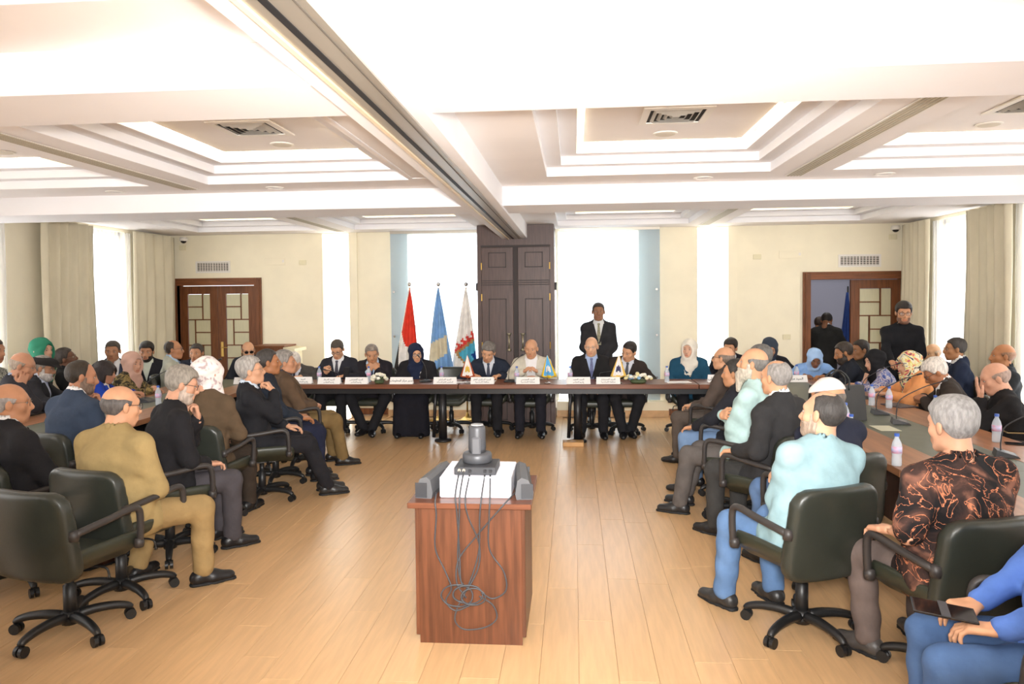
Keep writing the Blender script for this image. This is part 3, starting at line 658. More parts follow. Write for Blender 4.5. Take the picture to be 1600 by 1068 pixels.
def hairline(Y, kind):
    fr = {'short': 0.066, 'full': 0.060, 'receding': 0.088, 'crown': 0.095, 'fringe': 0.2, 'long': 0.060, 'bob': 0.060}[kind]; side = -0.004; back = -0.072
    yf = {'short': 0.052, 'full': 0.056, 'receding': 0.030, 'crown': 0.005, 'fringe': 0.02, 'long': 0.05, 'bob': 0.05}[kind]
    t = np.clip((Y - 0.012) / max(yf - 0.012, 0.004), 0, 1); u = np.clip((-0.012 - Y) / 0.04, 0, 1)
    return side + (fr - side) * t * t * (3 - 2 * t) + (back - side) * u
def hair_mesh(kind, res):
    key = (kind, res)
    if key in _hc: return _hc[key]
    bx = [rbox((0, -0.015, 0.0), (0.12, 0.135, 0.15), 0.01)]
    def wav(X, Y, Z, a): return a * (np.sin(70 * X + 20 * Y + 30 * Z) * np.sin(55 * Z + 40 * Y) + 0.6 * np.sin(110 * Y + 60 * X))
    if kind in ('short', 'full', 'receding', 'crown'):
        th = {'short': 0.010, 'full': 0.018, 'receding': 0.009, 'crown': 0.008}[kind]
        def post(X, Y, Z, D):
            d = head_d(X, Y, Z); top = np.clip((Z - 0.02) / 0.08, 0, 1)
            t = th * (0.55 + 0.75 * top) if kind in ('short', 'full') else th * (0.9 - 0.25 * top)
            if kind == 'receding': t = th * np.clip(1 - 1.2 * np.clip((Y - 0.0) / 0.05, 0, 1) * top, 0.1, 1)
            if kind == 'crown': # thin on top: keep hair only around sides and back
                bald = np.sqrt((X / 0.055) ** 2 + ((Y - 0.03) / 0.095) ** 2) - 1; t = np.where((bald < 0) & (Z > 0.05), -0.004, t)
            e = np.clip((Z - hairline(Y, kind)) / 0.014, 0, 1); t = t * e - 0.003 * (1 - e)
            return np.maximum(d - t - wav(X, Y, Z, 0.0012), hairline(Y, kind) - Z).astype(np.float32)
    elif kind == 'fringe':
        def post(X, Y, Z, D):
            d = head_d(X, Y, Z); up = 0.050 - 0.25 * np.clip(Y + 0.01, 0, 1)
            e = np.clip(np.minimum((Z - hairline(Y, 'short')) / 0.014, (up - Z) / 0.03), 0, 1); t = 0.0085 * e - 0.003 * (1 - e)
            return np.maximum(np.maximum(d - t - wav(X, Y, Z, 0.0008), hairline(Y, 'short') - Z), Z - up).astype(np.float32)
    elif kind == 'long':
        bx = [rbox((0, -0.03, -0.05), (0.15, 0.16, 0.24), 0.01)]
        def post(X, Y, Z, D):
            d = head_d(X, Y, Z) - 0.022; dr = pev(ell((0, -0.045, -0.10), (0.095, 0.065, 0.16)), X, Y, Z)
            d = smin(d, dr, 0.03); face = pev(ell((0, 0.11, -0.03), (0.062, 0.09, 0.098)), X, Y, Z)
            nk = np.where(Y > 0.02, 0.05 - Z - 0.0 * X, -1.0); lo = np.where((Y > 0.035) & (Z < -0.02), 0.02, -1.0)
            return np.maximum(np.maximum(d - wav(X, Y, Z, 0.002), -face), lo).astype(np.float32)
    elif kind in ('beard', 'stubble', 'longbeard'):
        bx = [rbox((0, 0.03, -0.09), (0.10, 0.12, 0.19), 0.01)]
        def post(X, Y, Z, D):
            d = head_d(X, Y, Z) - {'beard': 0.009, 'stubble': 0.0035, 'longbeard': 0.014}[kind]
            if kind == 'longbeard': d = smin(d, pev(cap((0, 0.075, -0.10), (0, 0.085, -0.215), 0.042, 0.018), X, Y, Z), 0.03)
            keep = np.maximum(Z + 0.040 + 0.0 * Y, -(Y + 0.012)); side = np.maximum(Z - 0.0, np.maximum(-(Y + 0.005), Y - 0.03))
            reg = np.minimum(keep, side); mouth = pev(ell((0, 0.10, -0.066), (0.024, 0.03, 0.009)), X, Y, Z)
            return np.maximum(np.maximum(d - wav(X, Y, Z, 0.001), reg), -mouth).astype(np.float32)
    elif kind == 'moustache':
        bx = [cap((-0.022, 0.089, -0.050), (0.022, 0.089, -0.050), 0.02)]
        def post(X, Y, Z, D): return pev(cap((-0.022, 0.086, -0.051), (0.022, 0.086, -0.051), 0.0075), X, Y + 18 * X * X * 0.8, Z + 8 * X * X).astype(np.float32)
    elif kind == 'kufi':
        def post(X, Y, Z, D): return np.maximum(head_d(X, Y, Z) - 0.011, (0.040 - 0.25 * (Y)) - Z).astype(np.float32)
    elif kind == 'flatcap':
        bx = [rbox((0, 0.0, 0.03), (0.14, 0.19, 0.14), 0.01)]
        def post(X, Y, Z, D):
            d = pev(ell((0, 0.0, 0.058), (0.102, 0.132, 0.058)), X, Y, Z); br = pev(ell((0, 0.10, 0.042), (0.085, 0.062, 0.010), rotm('X', -12)), X, Y, Z)
            return np.maximum(smin(np.maximum(d, 0.036 - Z), br, 0.015), 0.022 - Z).astype(np.float32)
    elif kind in ('hijab', 'turban'):
        bx = [rbox((0, -0.01, -0.07), (0.19, 0.19, 0.26), 0.01)]
        def post(X, Y, Z, D):
            d = head_d(X, Y, Z) - 0.018; d = smin(d, pev(ell((0, -0.035, 0.03), (0.088, 0.105, 0.092)), X, Y, Z), 0.03)
            nk = pev(cap((0, 0.005, -0.07), (0, 0.0, -0.20), 0.082, 0.088), X, Y, Z); sh = pev(cap((0, 0.03, -0.19), (0, 0.075, -0.30), 0.075, 0.040, 1.7, (1, 0, 0)), X, Y, Z)
            d = smin(smin(d, nk, 0.04), sh, 0.05) + 0.0035 * np.sin(38 * Z + 25 * X + 18 * Y) + 0.002 * np.sin(90 * Z - 40 * Y)
            face = pev(ell((0, 0.128, -0.014), (0.066, 0.108, 0.087)), X, Y, Z)
            return -smin(-d, face, 0.008).astype(np.float32)
    V, Fq = sdf_mesh(bx, res, post=post); _hc[key] = (V, Fq); return _hc[key]
# hands: wrist at origin, fingers along +Y, back of the hand +Z, right hand (thumb at -X)
def hand_mesh(pose, res):
    key = ('hand', pose, res)
    if key in _hc: return _hc[key]
    curl = {'relax': (22, 32, 22), 'flat': (4, 8, 6), 'grip': (58, 62, 40), 'fist': (75, 85, 55)}[pose]
    P = [rbox((0.0, 0.052, 0), (0.041, 0.050, 0.0145), 0.0135), cap((0, -0.03, 0), (0, 0.02, 0), 0.024, 0.026, 1.25, (1, 0, 0))]
    lens = [(-0.030, 0.042, 0.026, 0.020), (-0.010, 0.046, 0.030, 0.021), (0.011, 0.043, 0.028, 0.020), (0.030, 0.033, 0.022, 0.018)]; fr = []
    for i, (x, *L) in enumerate(lens):
        p = np.array([x, 0.096 - abs(i - 1) * 0.004, 0.002]); a = 0; sp = (i - 1.4) * (5 if pose != 'flat' else 7); r = 0.0092
        for q in range(3):
            a += curl[q] + (3 * i if pose in ('grip', 'relax') else 0); dr = np.array([math.sin(math.radians(sp)) * math.cos(math.radians(a)), math.cos(math.radians(a)) * math.cos(math.radians(sp)), -math.sin(math.radians(a))])
            e = p + dr * L[q]; fr.append(cap(p, e, r, r - 0.0008)); p = e; r -= 0.0008
    th = [np.array([-0.030, 0.018, -0.004]), np.array([-0.056, 0.052, -0.014]), np.array([-0.060 + (0.02 if pose in ('grip', 'fist') else 0), 0.084, -0.024 - (0.012 if pose in ('grip', 'fist') else 0)]), np.array([-0.055 + (0.035 if pose in ('grip', 'fist') else 0), 0.106, -0.030 - (0.014 if pose in ('grip', 'fist') else 0)])]
    for i in range(3): fr.append(cap(th[i], th[i + 1], 0.0145 - 0.0022 * i, 0.0125 - 0.002 * i))
    _hc[key] = sdf_mesh(P + fr, res, k=0.007); return _hc[key]
SKIN = {}
def skin(h): return mat('skin_' + h, h, 0.52, var=0.06, scale=14, spec=0.35)
def frame_xy(y, z):
    """orthonormal frame with Y along y and Z near z"""
    y = unit(y); z = np.array(z, float); x = unit(np.cross(y, z)); z = np.cross(x, y); return np.stack([x, y, z], 1)
def strip(pts_l, pts_r, th, nrm):
    """thin solid ribbon between two rails"""
    n = len(pts_l); nrm = np.array(nrm); v = []
    for a, b in zip(pts_l, pts_r): v += [a, b, b + nrm * th, a + nrm * th]
    f = []
    for i in range(n - 1):
        for k in range(4): f.append((4 * i + k, 4 * i + (k + 1) % 4, 4 * i + 4 + (k + 1) % 4, 4 * i + 4 + k))
    f += [(3, 2, 1, 0), tuple(4 * (n - 1) + k for k in range(4))]
    return np.array(v), f
PC = [0]
PRINT = []
def person(label, px=None, depth=None, axis=1, loc=None, heading=180, hyaw=0, hpitch=0, hroll=0, lean=6, side=0, scale=1.0, fat=1.0, stand=False,
           arms=('lap', 'lap'), legs=((6, 0, 0), (6, 0, 0)), top='suit', tc='#26262b', sc_='#e9e9ea', tie=None, bottom='#222226', skirt=None, shoe='#17171a', sock='#1c1c1e',
           sk='#b07d5f', hair='short', hc='#2a211d', beard=None, bc=None, glasses=None, hijab=None, cap_=None, near=False, chairlab=None, chead=None, zt=ZTB, cback=-0.045, seat=0.0, pat=None, group='people at the meeting', lap_cloth=None):
    """px: head centre in the photo, depth: the plane (axis, value) it lies on"""
    PC[0] += 1; seed = PC[0]; rg = random.Random(seed)
    hd = math.radians(heading); Rz = np.array([[math.cos(hd), math.sin(hd), 0], [-math.sin(hd), math.cos(hd), 0], [0, 0, 1]])   # local -> world
    s = scale
    hipz = (0.93 * s if stand else 0.545 + seat)
    le, sd_ = math.radians(lean), math.radians(side)
    u = unit((math.sin(sd_), math.sin(le), math.cos(le) * math.cos(sd_)))       # spine direction
    n_ = unit(np.array([0, 1, 0]) - u * u[1]); s_ = np.cross(n_, u)             # front, right
    if px is not None: hw = at(px[0], px[1], axis, depth)
    else: hw = np.array(loc, float)
    L = 0.70 * s
    if loc is None or len(loc) == 3:
        L = (hw[2] - hipz) / max(u[2], 0.5); PRINT.append((label, [round(float(q), 2) for q in hw], 'L %.2f' % L)); L = min(max(L, 0.50), 0.80)
    q = L / 0.70
    hip = np.array([0, 0, hipz]); nb = hip + u * (0.545 * q); hc_ = hip + u * L + n_ * 0.035 * s
    base = hw - Rz @ np.array([hc_[0], hc_[1], 0]); base[2] = 0
    res = 0.0155 if near else 0.0215; hres = 0.0072 if near else 0.0090
    S = {sg: nb - u * 0.084 * q + s_ * sg * 0.182 * s * (0.6 + 0.4 * fat) - n_ * 0.012 for sg in (1, -1)}
    # torso primitives
    w1 = fat
    torso = [cap(hip + u * 0.0, hip + u * 0.14 * q, 0.118 * s * w1, 0.112 * s * w1, 1.46, s_), cap(hip + u * 0.14 * q, hip + u * 0.36 * q, 0.112 * s * w1, 0.118 * s * (0.5 + 0.5 * w1), 1.52, s_),
             cap(hip + u * 0.36 * q, nb - u * 0.07 * q, 0.118 * s * (0.5 + 0.5 * w1), 0.082 * s, 1.62, s_), cap(S[1], S[-1], 0.050 * s), cap(nb - u * 0.05, nb + u * 0.02, 0.075 * s, 0.056 * s)] + [cap(nb - u * 0.012 + s_ * sg * 0.05 * s - n_ * 0.01, S[sg], 0.040 * s, 0.046 * s) for sg in (1, -1)]
    if fat > 1.08: torso.append(ell(hip + u * 0.17 * q + n_ * 0.06 * fat, np.array([0.135, 0.10, 0.14]) * s * fat))
    neck = [cap(nb - u * 0.03, hc_ - u * 0.07 * s - n_ * 0.02 * s, 0.056 * s, 0.053 * s)]
    hyawm = rotm('Z', -hyaw); Rh = frame_xy(n_, u) @ hyawm @ rotm('X', -hpitch) @ rotm('Y', hroll); hs = 1.09 * s
    # arms
    aU, aF = 0.285 * s, 0.250 * s; A = {}
    for sg, pr_ in zip((1, -1), arms):
        h = lambda a, b, c: hc_ + Rh @ (np.array([a * sg, b, c]) * hs)
        t = lambda a, b, c: hip + s_ * a * sg + n_ * b + u * c * q
        zt_ = zt
        pz = {'lap': ((sg * 0.12, 0.28, hipz + 0.105), (-sg * 0.25, 0.95, -0.1), (0, -0.1, -1), 'relax', (sg * 0.9, -0.7, -0.3)),
              'knee': ((sg * 0.15, 0.36, hipz + 0.09), (-sg * 0.05, 0.95, -0.25), (0, -0.2, -1), 'relax', (sg * 0.9, -0.6, 0)),
              'table': ((sg * 0.17, 0.36, zt_ + 0.045), (-sg * 0.5, 0.85, 0), (0, 0, -1), 'relax', (sg, -0.5, -0.4)),
              'tablewide': ((sg * 0.24, 0.34, zt_ + 0.045), (-sg * 0.6, 0.7, 0), (0, 0, -1), 'relax', (sg, -0.4, -0.4)),
              'fold': ((sg * 0.06, 0.33, zt_ + 0.05), (-sg * 0.95, 0.25, 0), (0, 0, -1), 'relax', (sg, -0.4, -0.4)),
              'clasp': ((sg * 0.085, 0.33, zt_ + 0.075), (-sg * 0.75, 0.62, 0.12), (-sg * 0.7, 0.1, -0.6), 'grip', (sg, -0.4, -0.5)),
              'clasplap': ((sg * 0.085, 0.235, hipz + 0.14), (-sg * 0.75, 0.6, -0.1), (-sg * 0.5, 0.0, -0.8), 'grip', (sg, -0.8, -0.2)),
              'cross': (t(-0.085, 0.150 * fat + (0.045 if sg > 0 else 0), 0.255 + (0.02 if sg > 0 else -0.015)), -s_ * sg * 0.75 + u * 0.25 - n_ * 0.75, -u * 0.2 - n_ * 0.4 - s_ * sg * -0.6, 'flat', (sg * 0.9, 0.1, -1.0)),
              'cheek': (h(0.085, 0.045, -0.160), Rh @ np.array([-0.15 * sg, 0.05, 1]), Rh @ np.array([-sg, -0.35, 0]), 'relax', (sg * 0.5, 0.5, -1)),
              'chin': (h(0.035, 0.150, -0.195), Rh @ np.array([-0.15 * sg, -0.42, 0.9]), Rh @ np.array([-0.2 * sg, -1, -0.3]), 'grip', (sg * 0.4, 0.3, -1)),
              'mouth': (h(0.05, 0.155, -0.150), Rh @ np.array([-0.45 * sg, -0.30, 0.85]), Rh @ np.array([-0.1 * sg, -1, -0.2]), 'grip', (sg * 0.5, 0.3, -1)),
              'face': (h(0.055, 0.145, -0.115), Rh @ np.array([-0.22 * sg, -0.12, 1]), Rh @ np.array([0, -1, 0]), 'flat', (sg * 0.5, 0.5, -1)),
              'armrest': ((sg * 0.285, 0.14, 0.725), (-sg * 0.1, 0.95, -0.2), (0, 0, -1), 'relax', (sg * 0.5, -1, -0.2)),
              'phone': ((sg * 0.12, 0.31, zt_ + 0.085), (-sg * 0.55, 0.62, 0.45), (-sg * 0.5, -0.6, 0.5), 'grip', (sg, -0.5, -0.5)),
              'steeple': ((sg * 0.09, 0.31, zt_ + 0.10), (-sg * 0.7, 0.45, 0.45), (-sg * 0.8, 0.2, -0.3), 'relax', (sg, -0.4, -0.5)),
              'down': (t(0.245, 0.03, 0.0) - u * 0.02, (0, 0.15, -1), (-sg, 0, 0), 'relax', (sg * 0.3, -1, 0)),
              'front': ((sg * 0.075, 0.175 * fat, hipz + 0.02), (-sg * 0.8, 0.2, -0.55), (0, -1, 0), 'relax', (sg, -0.5, -0.3)),
              'behind': ((sg * 0.08, -0.16, hipz + 0.06), (-sg * 0.8, -0.1, -0.5), (0, 1, 0), 'relax', (sg, -0.6, 0)),
              'reach': ((sg * 0.20, 0.42, hipz + 0.12), (-sg * 0.1, 0.9, -0.3), (0, 0, -1), 'grip', (sg * 0.6, -0.6, -0.6))}[pr_]
        W, D, N, pose, hint = pz; W = np.array(W, float); sh = S[sg]; v = W - sh; d = np.linalg.norm(v)
        mx = (aU + aF) * 0.985
        if d > mx: W = sh + v / d * mx; v = W - sh; d = mx
        d = max(d, 0.16); dv = unit(v); ca = (aU ** 2 + d * d - aF ** 2) / (2 * aU * d); ca = max(-1, min(1, ca)); hn = np.array(hint, float); hn = unit(hn - dv * (hn @ dv))
        E = sh + dv * aU * ca + hn * aU * math.sqrt(max(0, 1 - ca * ca)); A[sg] = (sh, E, W, unit(D), np.array(N, float), pose)
    arm = []; arm_s = []
    for sg in (1, -1):
        sh, E, W = A[sg][:3]; arm += [cap(sh, E, 0.052 * s, 0.041 * s), cap(E, W, 0.041 * s, 0.027 * s)]
        We = W - unit(W - E) * 0.02; arm_s.append((sh, E, We))
    # legs
    Lg = {}
    for sg, (spl, ank, lat) in zip((1, -1), legs):
        hp = hip + np.array([sg * 0.095 * s, 0.02, -0.03])
        if stand: kn = np.array([sg * (0.10 + lat), 0.03, 0.50 * s]); an = np.array([sg * (0.11 + lat), -0.02 + ank, 0.085])
        else:
            a = math.radians(spl); kn = hp + np.array([sg * math.sin(a), math.cos(a), -0.02]) * 0.43 * s
            kz = kn[2]; an = np.array([kn[0] + sg * lat, kn[1] + ank, 0.085])
            ll = np.linalg.norm(kn - an); mxl = 0.46 * s
            if ll > mxl: dxy = np.array([an[0] - kn[0], an[1] - kn[1]]); k_ = math.sqrt(max(0.0, mxl ** 2 - (kz - 0.085) ** 2)) / (np.linalg.norm(dxy) + 1e-6); an[:2] = kn[:2] + dxy * min(1, k_)
        fd = unit((an[0] - hp[0]) * 0.5 * ex + np.array([sg * math.sin(math.radians(spl)), math.cos(math.radians(spl)), 0])) if not stand else unit((sg * 0.2, 1, 0)); fd[2] = 0
        Lg[sg] = (hp, kn, an, unit(fd))
    leg = []
    for sg in (1, -1):
        hp, kn, an, fd = Lg[sg]; leg += [cap(hp, kn, 0.078 * s * (0.5 + 0.5 * w1), 0.056 * s), cap(kn, an, 0.054 * s, 0.036 * s), cap(an - ez * 0.03, an + fd * 0.13 - ez * 0.045, 0.036, 0.028)]
    root = thing('person', label, 'person', base, -hd, group)
    # ---- body: one mesh (torso and limbs, head, hands)
    bp = [p for p in torso] + neck + arm + leg
    Vb, Fb = sdf_mesh(bp, 0.033, infl=-0.004, k=0.035); Hv, Hf = head_mesh(hres)
    parts = [(Vb, Fb)]; parts.append(((Rh @ (Hv * hs).T).T + hc_, Hf))
    for sg in (1, -1):
        sh, E, W, D, N, pose = A[sg]; hv, hf = hand_mesh(pose, 0.0055 if near else 0.0072); hv = hv * 1.0 * s
        if sg < 0: hv = hv * np.array([-1, 1, 1]); hf = hf[:, ::-1]
        R = frame_xy(D, -N); parts.append(((R @ hv.T).T + W, hf))
    def almond(x, y, z, a, b, c):
        v, f = sphere((0, 0, 0), 1.0, 6); return v * np.array([a, b, c]) + np.array([x, y, z]), f
    eyes = [(almond(x, 0.0755, 0.005, 0.0135, 0.0085, 0.0058), 1) for x in (-0.031, 0.031)] + [(almond(x, 0.0805, 0.0052, 0.0062, 0.0045, 0.0054), 2) for x in (-0.031, 0.031)]
    mids = [np.zeros(len(f), int) for _, f in parts]
    for (v, f), mi in eyes: parts.append(((Rh @ (v * hs).T).T + hc_, f)); mids.append(np.full(len(f), mi))
    lv = []
    off = 0; VV = []; FF = []
    for v, f in parts: VV.append(v); FF.append(f + off); off += len(v)
    VV = np.concatenate(VV); FF = np.concatenate(FF); mids = np.concatenate(mids)
    # lips take a darker tint
    hl = (VV[FF].mean(1) - hc_) @ Rh / hs; isface = (np.arange(len(FF)) >= len(Fb)) & (np.arange(len(FF)) < len(Fb) + len(Hf))
    mids[isface & (np.abs(hl[:, 0]) < 0.021) & (hl[:, 1] > 0.080) & (hl[:, 2] < -0.056) & (hl[:, 2] > -0.078)] = 3
    me = newmesh('body', VV, FF, [skin(sk), mat('eye_white', '#b8aea6', 0.3), mat('iris', '#1d1512', 0.2), mat('lip_' + sk, tuple(c * k for c, k in zip([int(sk[i:i + 2], 16) / 255 for i in (1, 3, 5)], (0.93, 0.80, 0.78))), 0.5)], True)
    me.polygons.foreach_set('material_index', mids.astype(np.int32)); bo = bpy.data.objects.new('body', me); col.objects.link(bo); bo.parent = root
    # ---- clothes
    ph = rg.random() * 6
    def folds(X, Y, Z, D, a=0.0048):
        g = np.sin(31 * Z + 17 * X + 3 * np.sin(11 * Y + ph) + ph) * np.sin(19 * Y + 12 * X - 9 * Z + ph) + 0.55 * (1 - 2 * np.abs(np.sin(24 * Z - 14 * Y + 11 * X + 2 * np.sin(9 * X + ph) + ph)))
        return D + a * g
    def tf(X, Y, Z):
        a, b, c_ = X - hip[0], Y - hip[1], Z - hip[2]; return a * s_[0] + b * s_[1] + c_ * s_[2], a * n_[0] + b * n_[1] + c_ * n_[2], (a * u[0] + b * u[1] + c_ * u[2]) / (0.545 * q)
    def sleeve(short=False):
        o = []
        for sh, E, W in arm_s:
            if short: o.append(cap(sh, sh + (E - sh) * 0.85, 0.064 * s, 0.062 * s))
            else: fa = 0.5 + 0.5 * fat; o += [cap(sh, E, 0.052 * s * fa, 0.043 * s * fa), cap(E, W, 0.043 * s * fa, 0.033 * s)]
        return o
    M_top = MATS[pat] if pat else fabric(tc)
    jopen = {'suit': (0.42, 0.078), 'open': (-0.4, 0.085), 'cardigan': (-0.5, 0.075), 'vneck': (0.72, 0.05)}.get(top)
    infl = {'suit': 0.017, 'open': 0.017, 'cardigan': 0.016, 'sweat': 0.014, 'shirt': 0.011, 'vneck': 0.012, 'tee': 0.012, 'blouse': 0.014}[top]
    skirt_prims = [cap(hip - u * 0.02, hip + u * 0.10, 0.120 * s * w1, 0.115 * s * w1, 1.4, s_)] + [cap(Lg[sg][0], Lg[sg][0] + (Lg[sg][1] - Lg[sg][0]) * (0.22 if not stand else 0.12), 0.085 * s * w1, 0.083 * s * w1) for sg in (1, -1)] if top in ('suit', 'open', 'cardigan', 'blouse', 'sweat', 'shirt', 'tee') else []
    collar = [cap(nb - u * 0.03 - n_ * 0.02, nb + u * 0.004 - n_ * 0.018, 0.070 * s, 0.058 * s)] if top in ('suit', 'open') else []
    def post_top(X, Y, Z, D):
        D = folds(X, Y, Z, D)
        xs, fr, ts = tf(X, Y, Z)
        if jopen:
            t0, wmax = jopen
            wv = wmax * np.clip((ts - t0) / (1.0 - t0), 0, 1.2); D = np.maximum(D, -np.maximum(np.maximum(np.abs(xs) - wv, -fr + 0.01), 0.12 - ts if t0 >= 0 else -9.0 + 0 * ts))
        # neck hole
        nh = pev(cap(nb - u * 0.0, nb + u * 0.25, 0.060 * s if top not in ('tee', 'blouse') else 0.072 * s), X, Y, Z)
        return np.maximum(D, -nh).astype(np.float32)
    tp = torso + sleeve(top == 'tee') + skirt_prims + collar
    V, Fq = sdf_mesh(tp, res, infl=infl, k=0.035, post=post_top, pad=0.04)
    tname = {'suit': 'jacket', 'open': 'jacket', 'cardigan': 'cardigan', 'sweat': 'sweatshirt', 'shirt': 'shirt', 'vneck': 'sweater', 'tee': 'short_sleeved_shirt', 'blouse': 'blouse'}[top]
    to = obj(tname, V, Fq, M_top, root, True)
    if jopen:
        cuffs = []
        for sg in (1, -1):
            sh, E, W = A[sg][:3]; d = unit(W - E); cuffs.append(cap(W - d * 0.05, W - d * 0.008, 0.034 * s, 0.033 * s))
        def post_shirt(X, Y, Z, D):
            xs, fr, ts = tf(X, Y, Z); return np.maximum(D, np.minimum(np.maximum(-fr - 0.045, 0.0 - ts), pev(cuffs[0], X, Y, Z) - 0.03) if False else D).astype(np.float32)
        sp = [p for p in torso[1:3]] + [torso[4], torso[3], cap(nb - u * 0.02, nb + u * 0.050 - n_ * 0.006, 0.063 * s, 0.0585 * s)]
        def post_s(X, Y, Z, D):
            xs, fr, ts = tf(X, Y, Z); nh = pev(cap(nb + u * 0.012, nb + u * 0.2 + n_ * 0.01, 0.0555 * s, 0.056 * s), X, Y, Z)
            vn = np.maximum(np.abs(xs) - 0.35 * np.clip((ts - 0.97) * 0.5, 0, 0.2), -fr)
            return np.maximum(np.maximum(D, -nh), -vn if tie is None else D).astype(np.float32)
        V, Fq = sdf_mesh(sp, res * 0.9, infl=0.009, k=0.03, post=post_s); so = obj('shirt', V, Fq, fabric(sc_, 0.85, 0.12, 0.04), root, True)
        V1 = [sdf_mesh([c_], 0.012, infl=0.002, k=0.01) for c_ in cuffs]
        for V, Fq in V1: obj('shirt_cuff', V, Fq, fabric(sc_, 0.85, 0.12, 0.04), root, True)
        allp = sp
        def front(xv, tv, prims, inf):
            """point on the garment's front at side offset xv and height tv"""
            o_ = hip + u * (0.545 * q * tv) + s_ * xv; rs = np.linspace(0.02, 0.24, 45); P = o_[None] + rs[:, None] * n_[None]; d = sdf_points(prims, P, inf, 0.035); i = np.argmax(d > 0) if (d > 0).any() else 20
            return o_ + n_ * rs[i]
        if tie:
            T = [0.985, 0.955, 0.92, 0.80, 0.65, 0.5, 0.40]; Wd = [0.016, 0.020, 0.013, 0.020, 0.026, 0.031, 0.033]; c0 = [front(0, tt, sp, 0.009) for tt in T]
            v, f = strip([c_ - s_ * w_ for c_, w_ in zip(c0, Wd)], [c_ + s_ * w_ for c_, w_ in zip(c0, Wd)], 0.008, n_); obj('tie', v, f, mat('tie_' + tie, tie, 0.55, var=0.25, scale=60), root)
        if top in ('suit', 'open'):
            t0, wmax = jopen
            for sg in (1, -1):
                T = np.linspace(max(t0, 0.30) + 0.02, 0.97, 6); out = []; inn = []
                for tt in T:
                    wv = wmax * (tt - t0) / (1 - t0); lw = 0.012 + 0.045 * min(1, max(0, (tt - T[0]) / (T[-1] - T[0])) * 1.25) if tt < 0.93 else 0.03
                    inn.append(front(sg * max(wv - 0.004, 0.001), tt, tp, infl)); out.append(front(sg * (wv + lw), tt, tp, infl))
                a_, b_ = (inn, out) if sg > 0 else (out, inn)
                v, f = strip(a_, b_, 0.007, n_); obj('lapel', v, f, M_top, to)
    # shirt collar for closed shirts
    if top in ('shirt', 'sweat', 'tee'):
        ch_ = {'shirt': 0.034, 'sweat': 0.022, 'tee': 0.020}[top]
        V, Fq = sdf_mesh([cap(nb - u * 0.02, nb + u * ch_ - n_ * 0.004, 0.068 * s, 0.059 * s)], 0.010, infl=0.006, k=0.01, post=lambda X, Y, Z, D: np.maximum(D, -pev(cap(nb + u * 0.0, nb + u * 0.2, 0.055 * s), X, Y, Z)).astype(np.float32)); obj('collar', V, Fq, M_top, root, True)
    if skirt:
        sp = [cap(hip, hip + u * 0.08, 0.118 * s * w1, 0.112 * s * w1, 1.4, s_)]
        for sg in (1, -1): hp, kn, an, fd = Lg[sg]; sp += [cap(hp, kn, 0.085 * s, 0.082 * s), cap(kn, an - ez * 0.03, 0.080 * s, 0.105 * s)]
        k1 = (Lg[1][1] + Lg[-1][1]) / 2; a1 = (Lg[1][2] + Lg[-1][2]) / 2; sp += [cap((Lg[1][0] + Lg[-1][0]) / 2, k1, 0.08 * s, 0.08 * s, 1.6, ex), cap(k1, a1 - ez * 0.02, 0.075 * s, 0.09 * s, 1.9, ex)]
        V, Fq = sdf_mesh(sp, res, infl=0.010, k=0.05, post=lambda X, Y, Z, D: np.maximum(D + 0.004 * np.sin(45 * X + ph) * np.clip((0.5 - Z) * 3, 0, 1), 0.015 - Z).astype(np.float32)); obj('skirt', V, Fq, fabric(skirt), root, True)
    else:
        tp2 = [cap(hip - u * 0.0, hip + u * 0.08, 0.116 * s * w1, 0.112 * s * w1, 1.38, s_)]
        for sg in (1, -1): hp, kn, an, fd = Lg[sg]; tp2 += [cap(hp, kn, 0.084 * s * (0.5 + 0.5 * w1), 0.066 * s), cap(kn, an + unit(kn - an) * 0.015, 0.064 * s, 0.054 * s)]
        def post_tr(X, Y, Z, D): return np.maximum(folds(X, Y, Z, D, 0.0042), 0.055 - Z).astype(np.float32)
        V, Fq = sdf_mesh(tp2, res, infl=0.010, k=0.03, post=post_tr); obj('trousers', V, Fq, fabric(bottom, 0.9, 0.25, 0.10), root, True)
    for sg in (1, -1):
        hp, kn, an, fd = Lg[sg]; a0 = np.array([an[0], an[1], 0]); sd2 = np.cross(fd, ez)
        sp = [cap(a0 - fd * 0.045 + ez * 0.045, a0 + fd * 0.06 + ez * 0.047, 0.040, 0.039, 1.0), cap(a0 + fd * 0.06 + ez * 0.040, a0 + fd * 0.165 + ez * 0.032, 0.039, 0.028, 1.25, sd2), cap(a0 - fd * 0.03 + ez * 0.06, a0 + ez * 0.085, 0.040, 0.042)]
        V, Fq = sdf_mesh(sp, 0.012 if near else 0.016, k=0.03, infl=0.002, post=lambda X, Y, Z, D: np.maximum(np.maximum(D, 0.001 - Z), Z - 0.098).astype(np.float32)); so = obj('shoe', V, Fq, leather(shoe), root, True)
        sp = [cap(a0 - fd * 0.05, a0 + fd * 0.08, 0.043, 0.046), cap(a0 + fd * 0.08, a0 + fd * 0.17, 0.046, 0.036)]
        if near: V, Fq = sdf_mesh(sp, 0.013, k=0.02, post=lambda X, Y, Z, D: np.maximum(np.maximum(D, 0.0005 - Z), Z - 0.022).astype(np.float32)); obj('sole', V, Fq, mat('rubber_sole', '#141416', 0.7), so, True)
        V, Fq = sdf_mesh([cap(an - ez * 0.02, an + unit(kn - an) * 0.10, 0.041, 0.043)], 0.017, k=0.01); obj('sock', V, Fq, fabric(sock, 0.9, 0.1, 0.03), root, True)
    # ---- head things
    def put(name, V, Fq, m, sm=True, par=root): return obj(name, (Rh @ (np.asarray(V) * hs).T).T + hc_, Fq, m, par, sm)
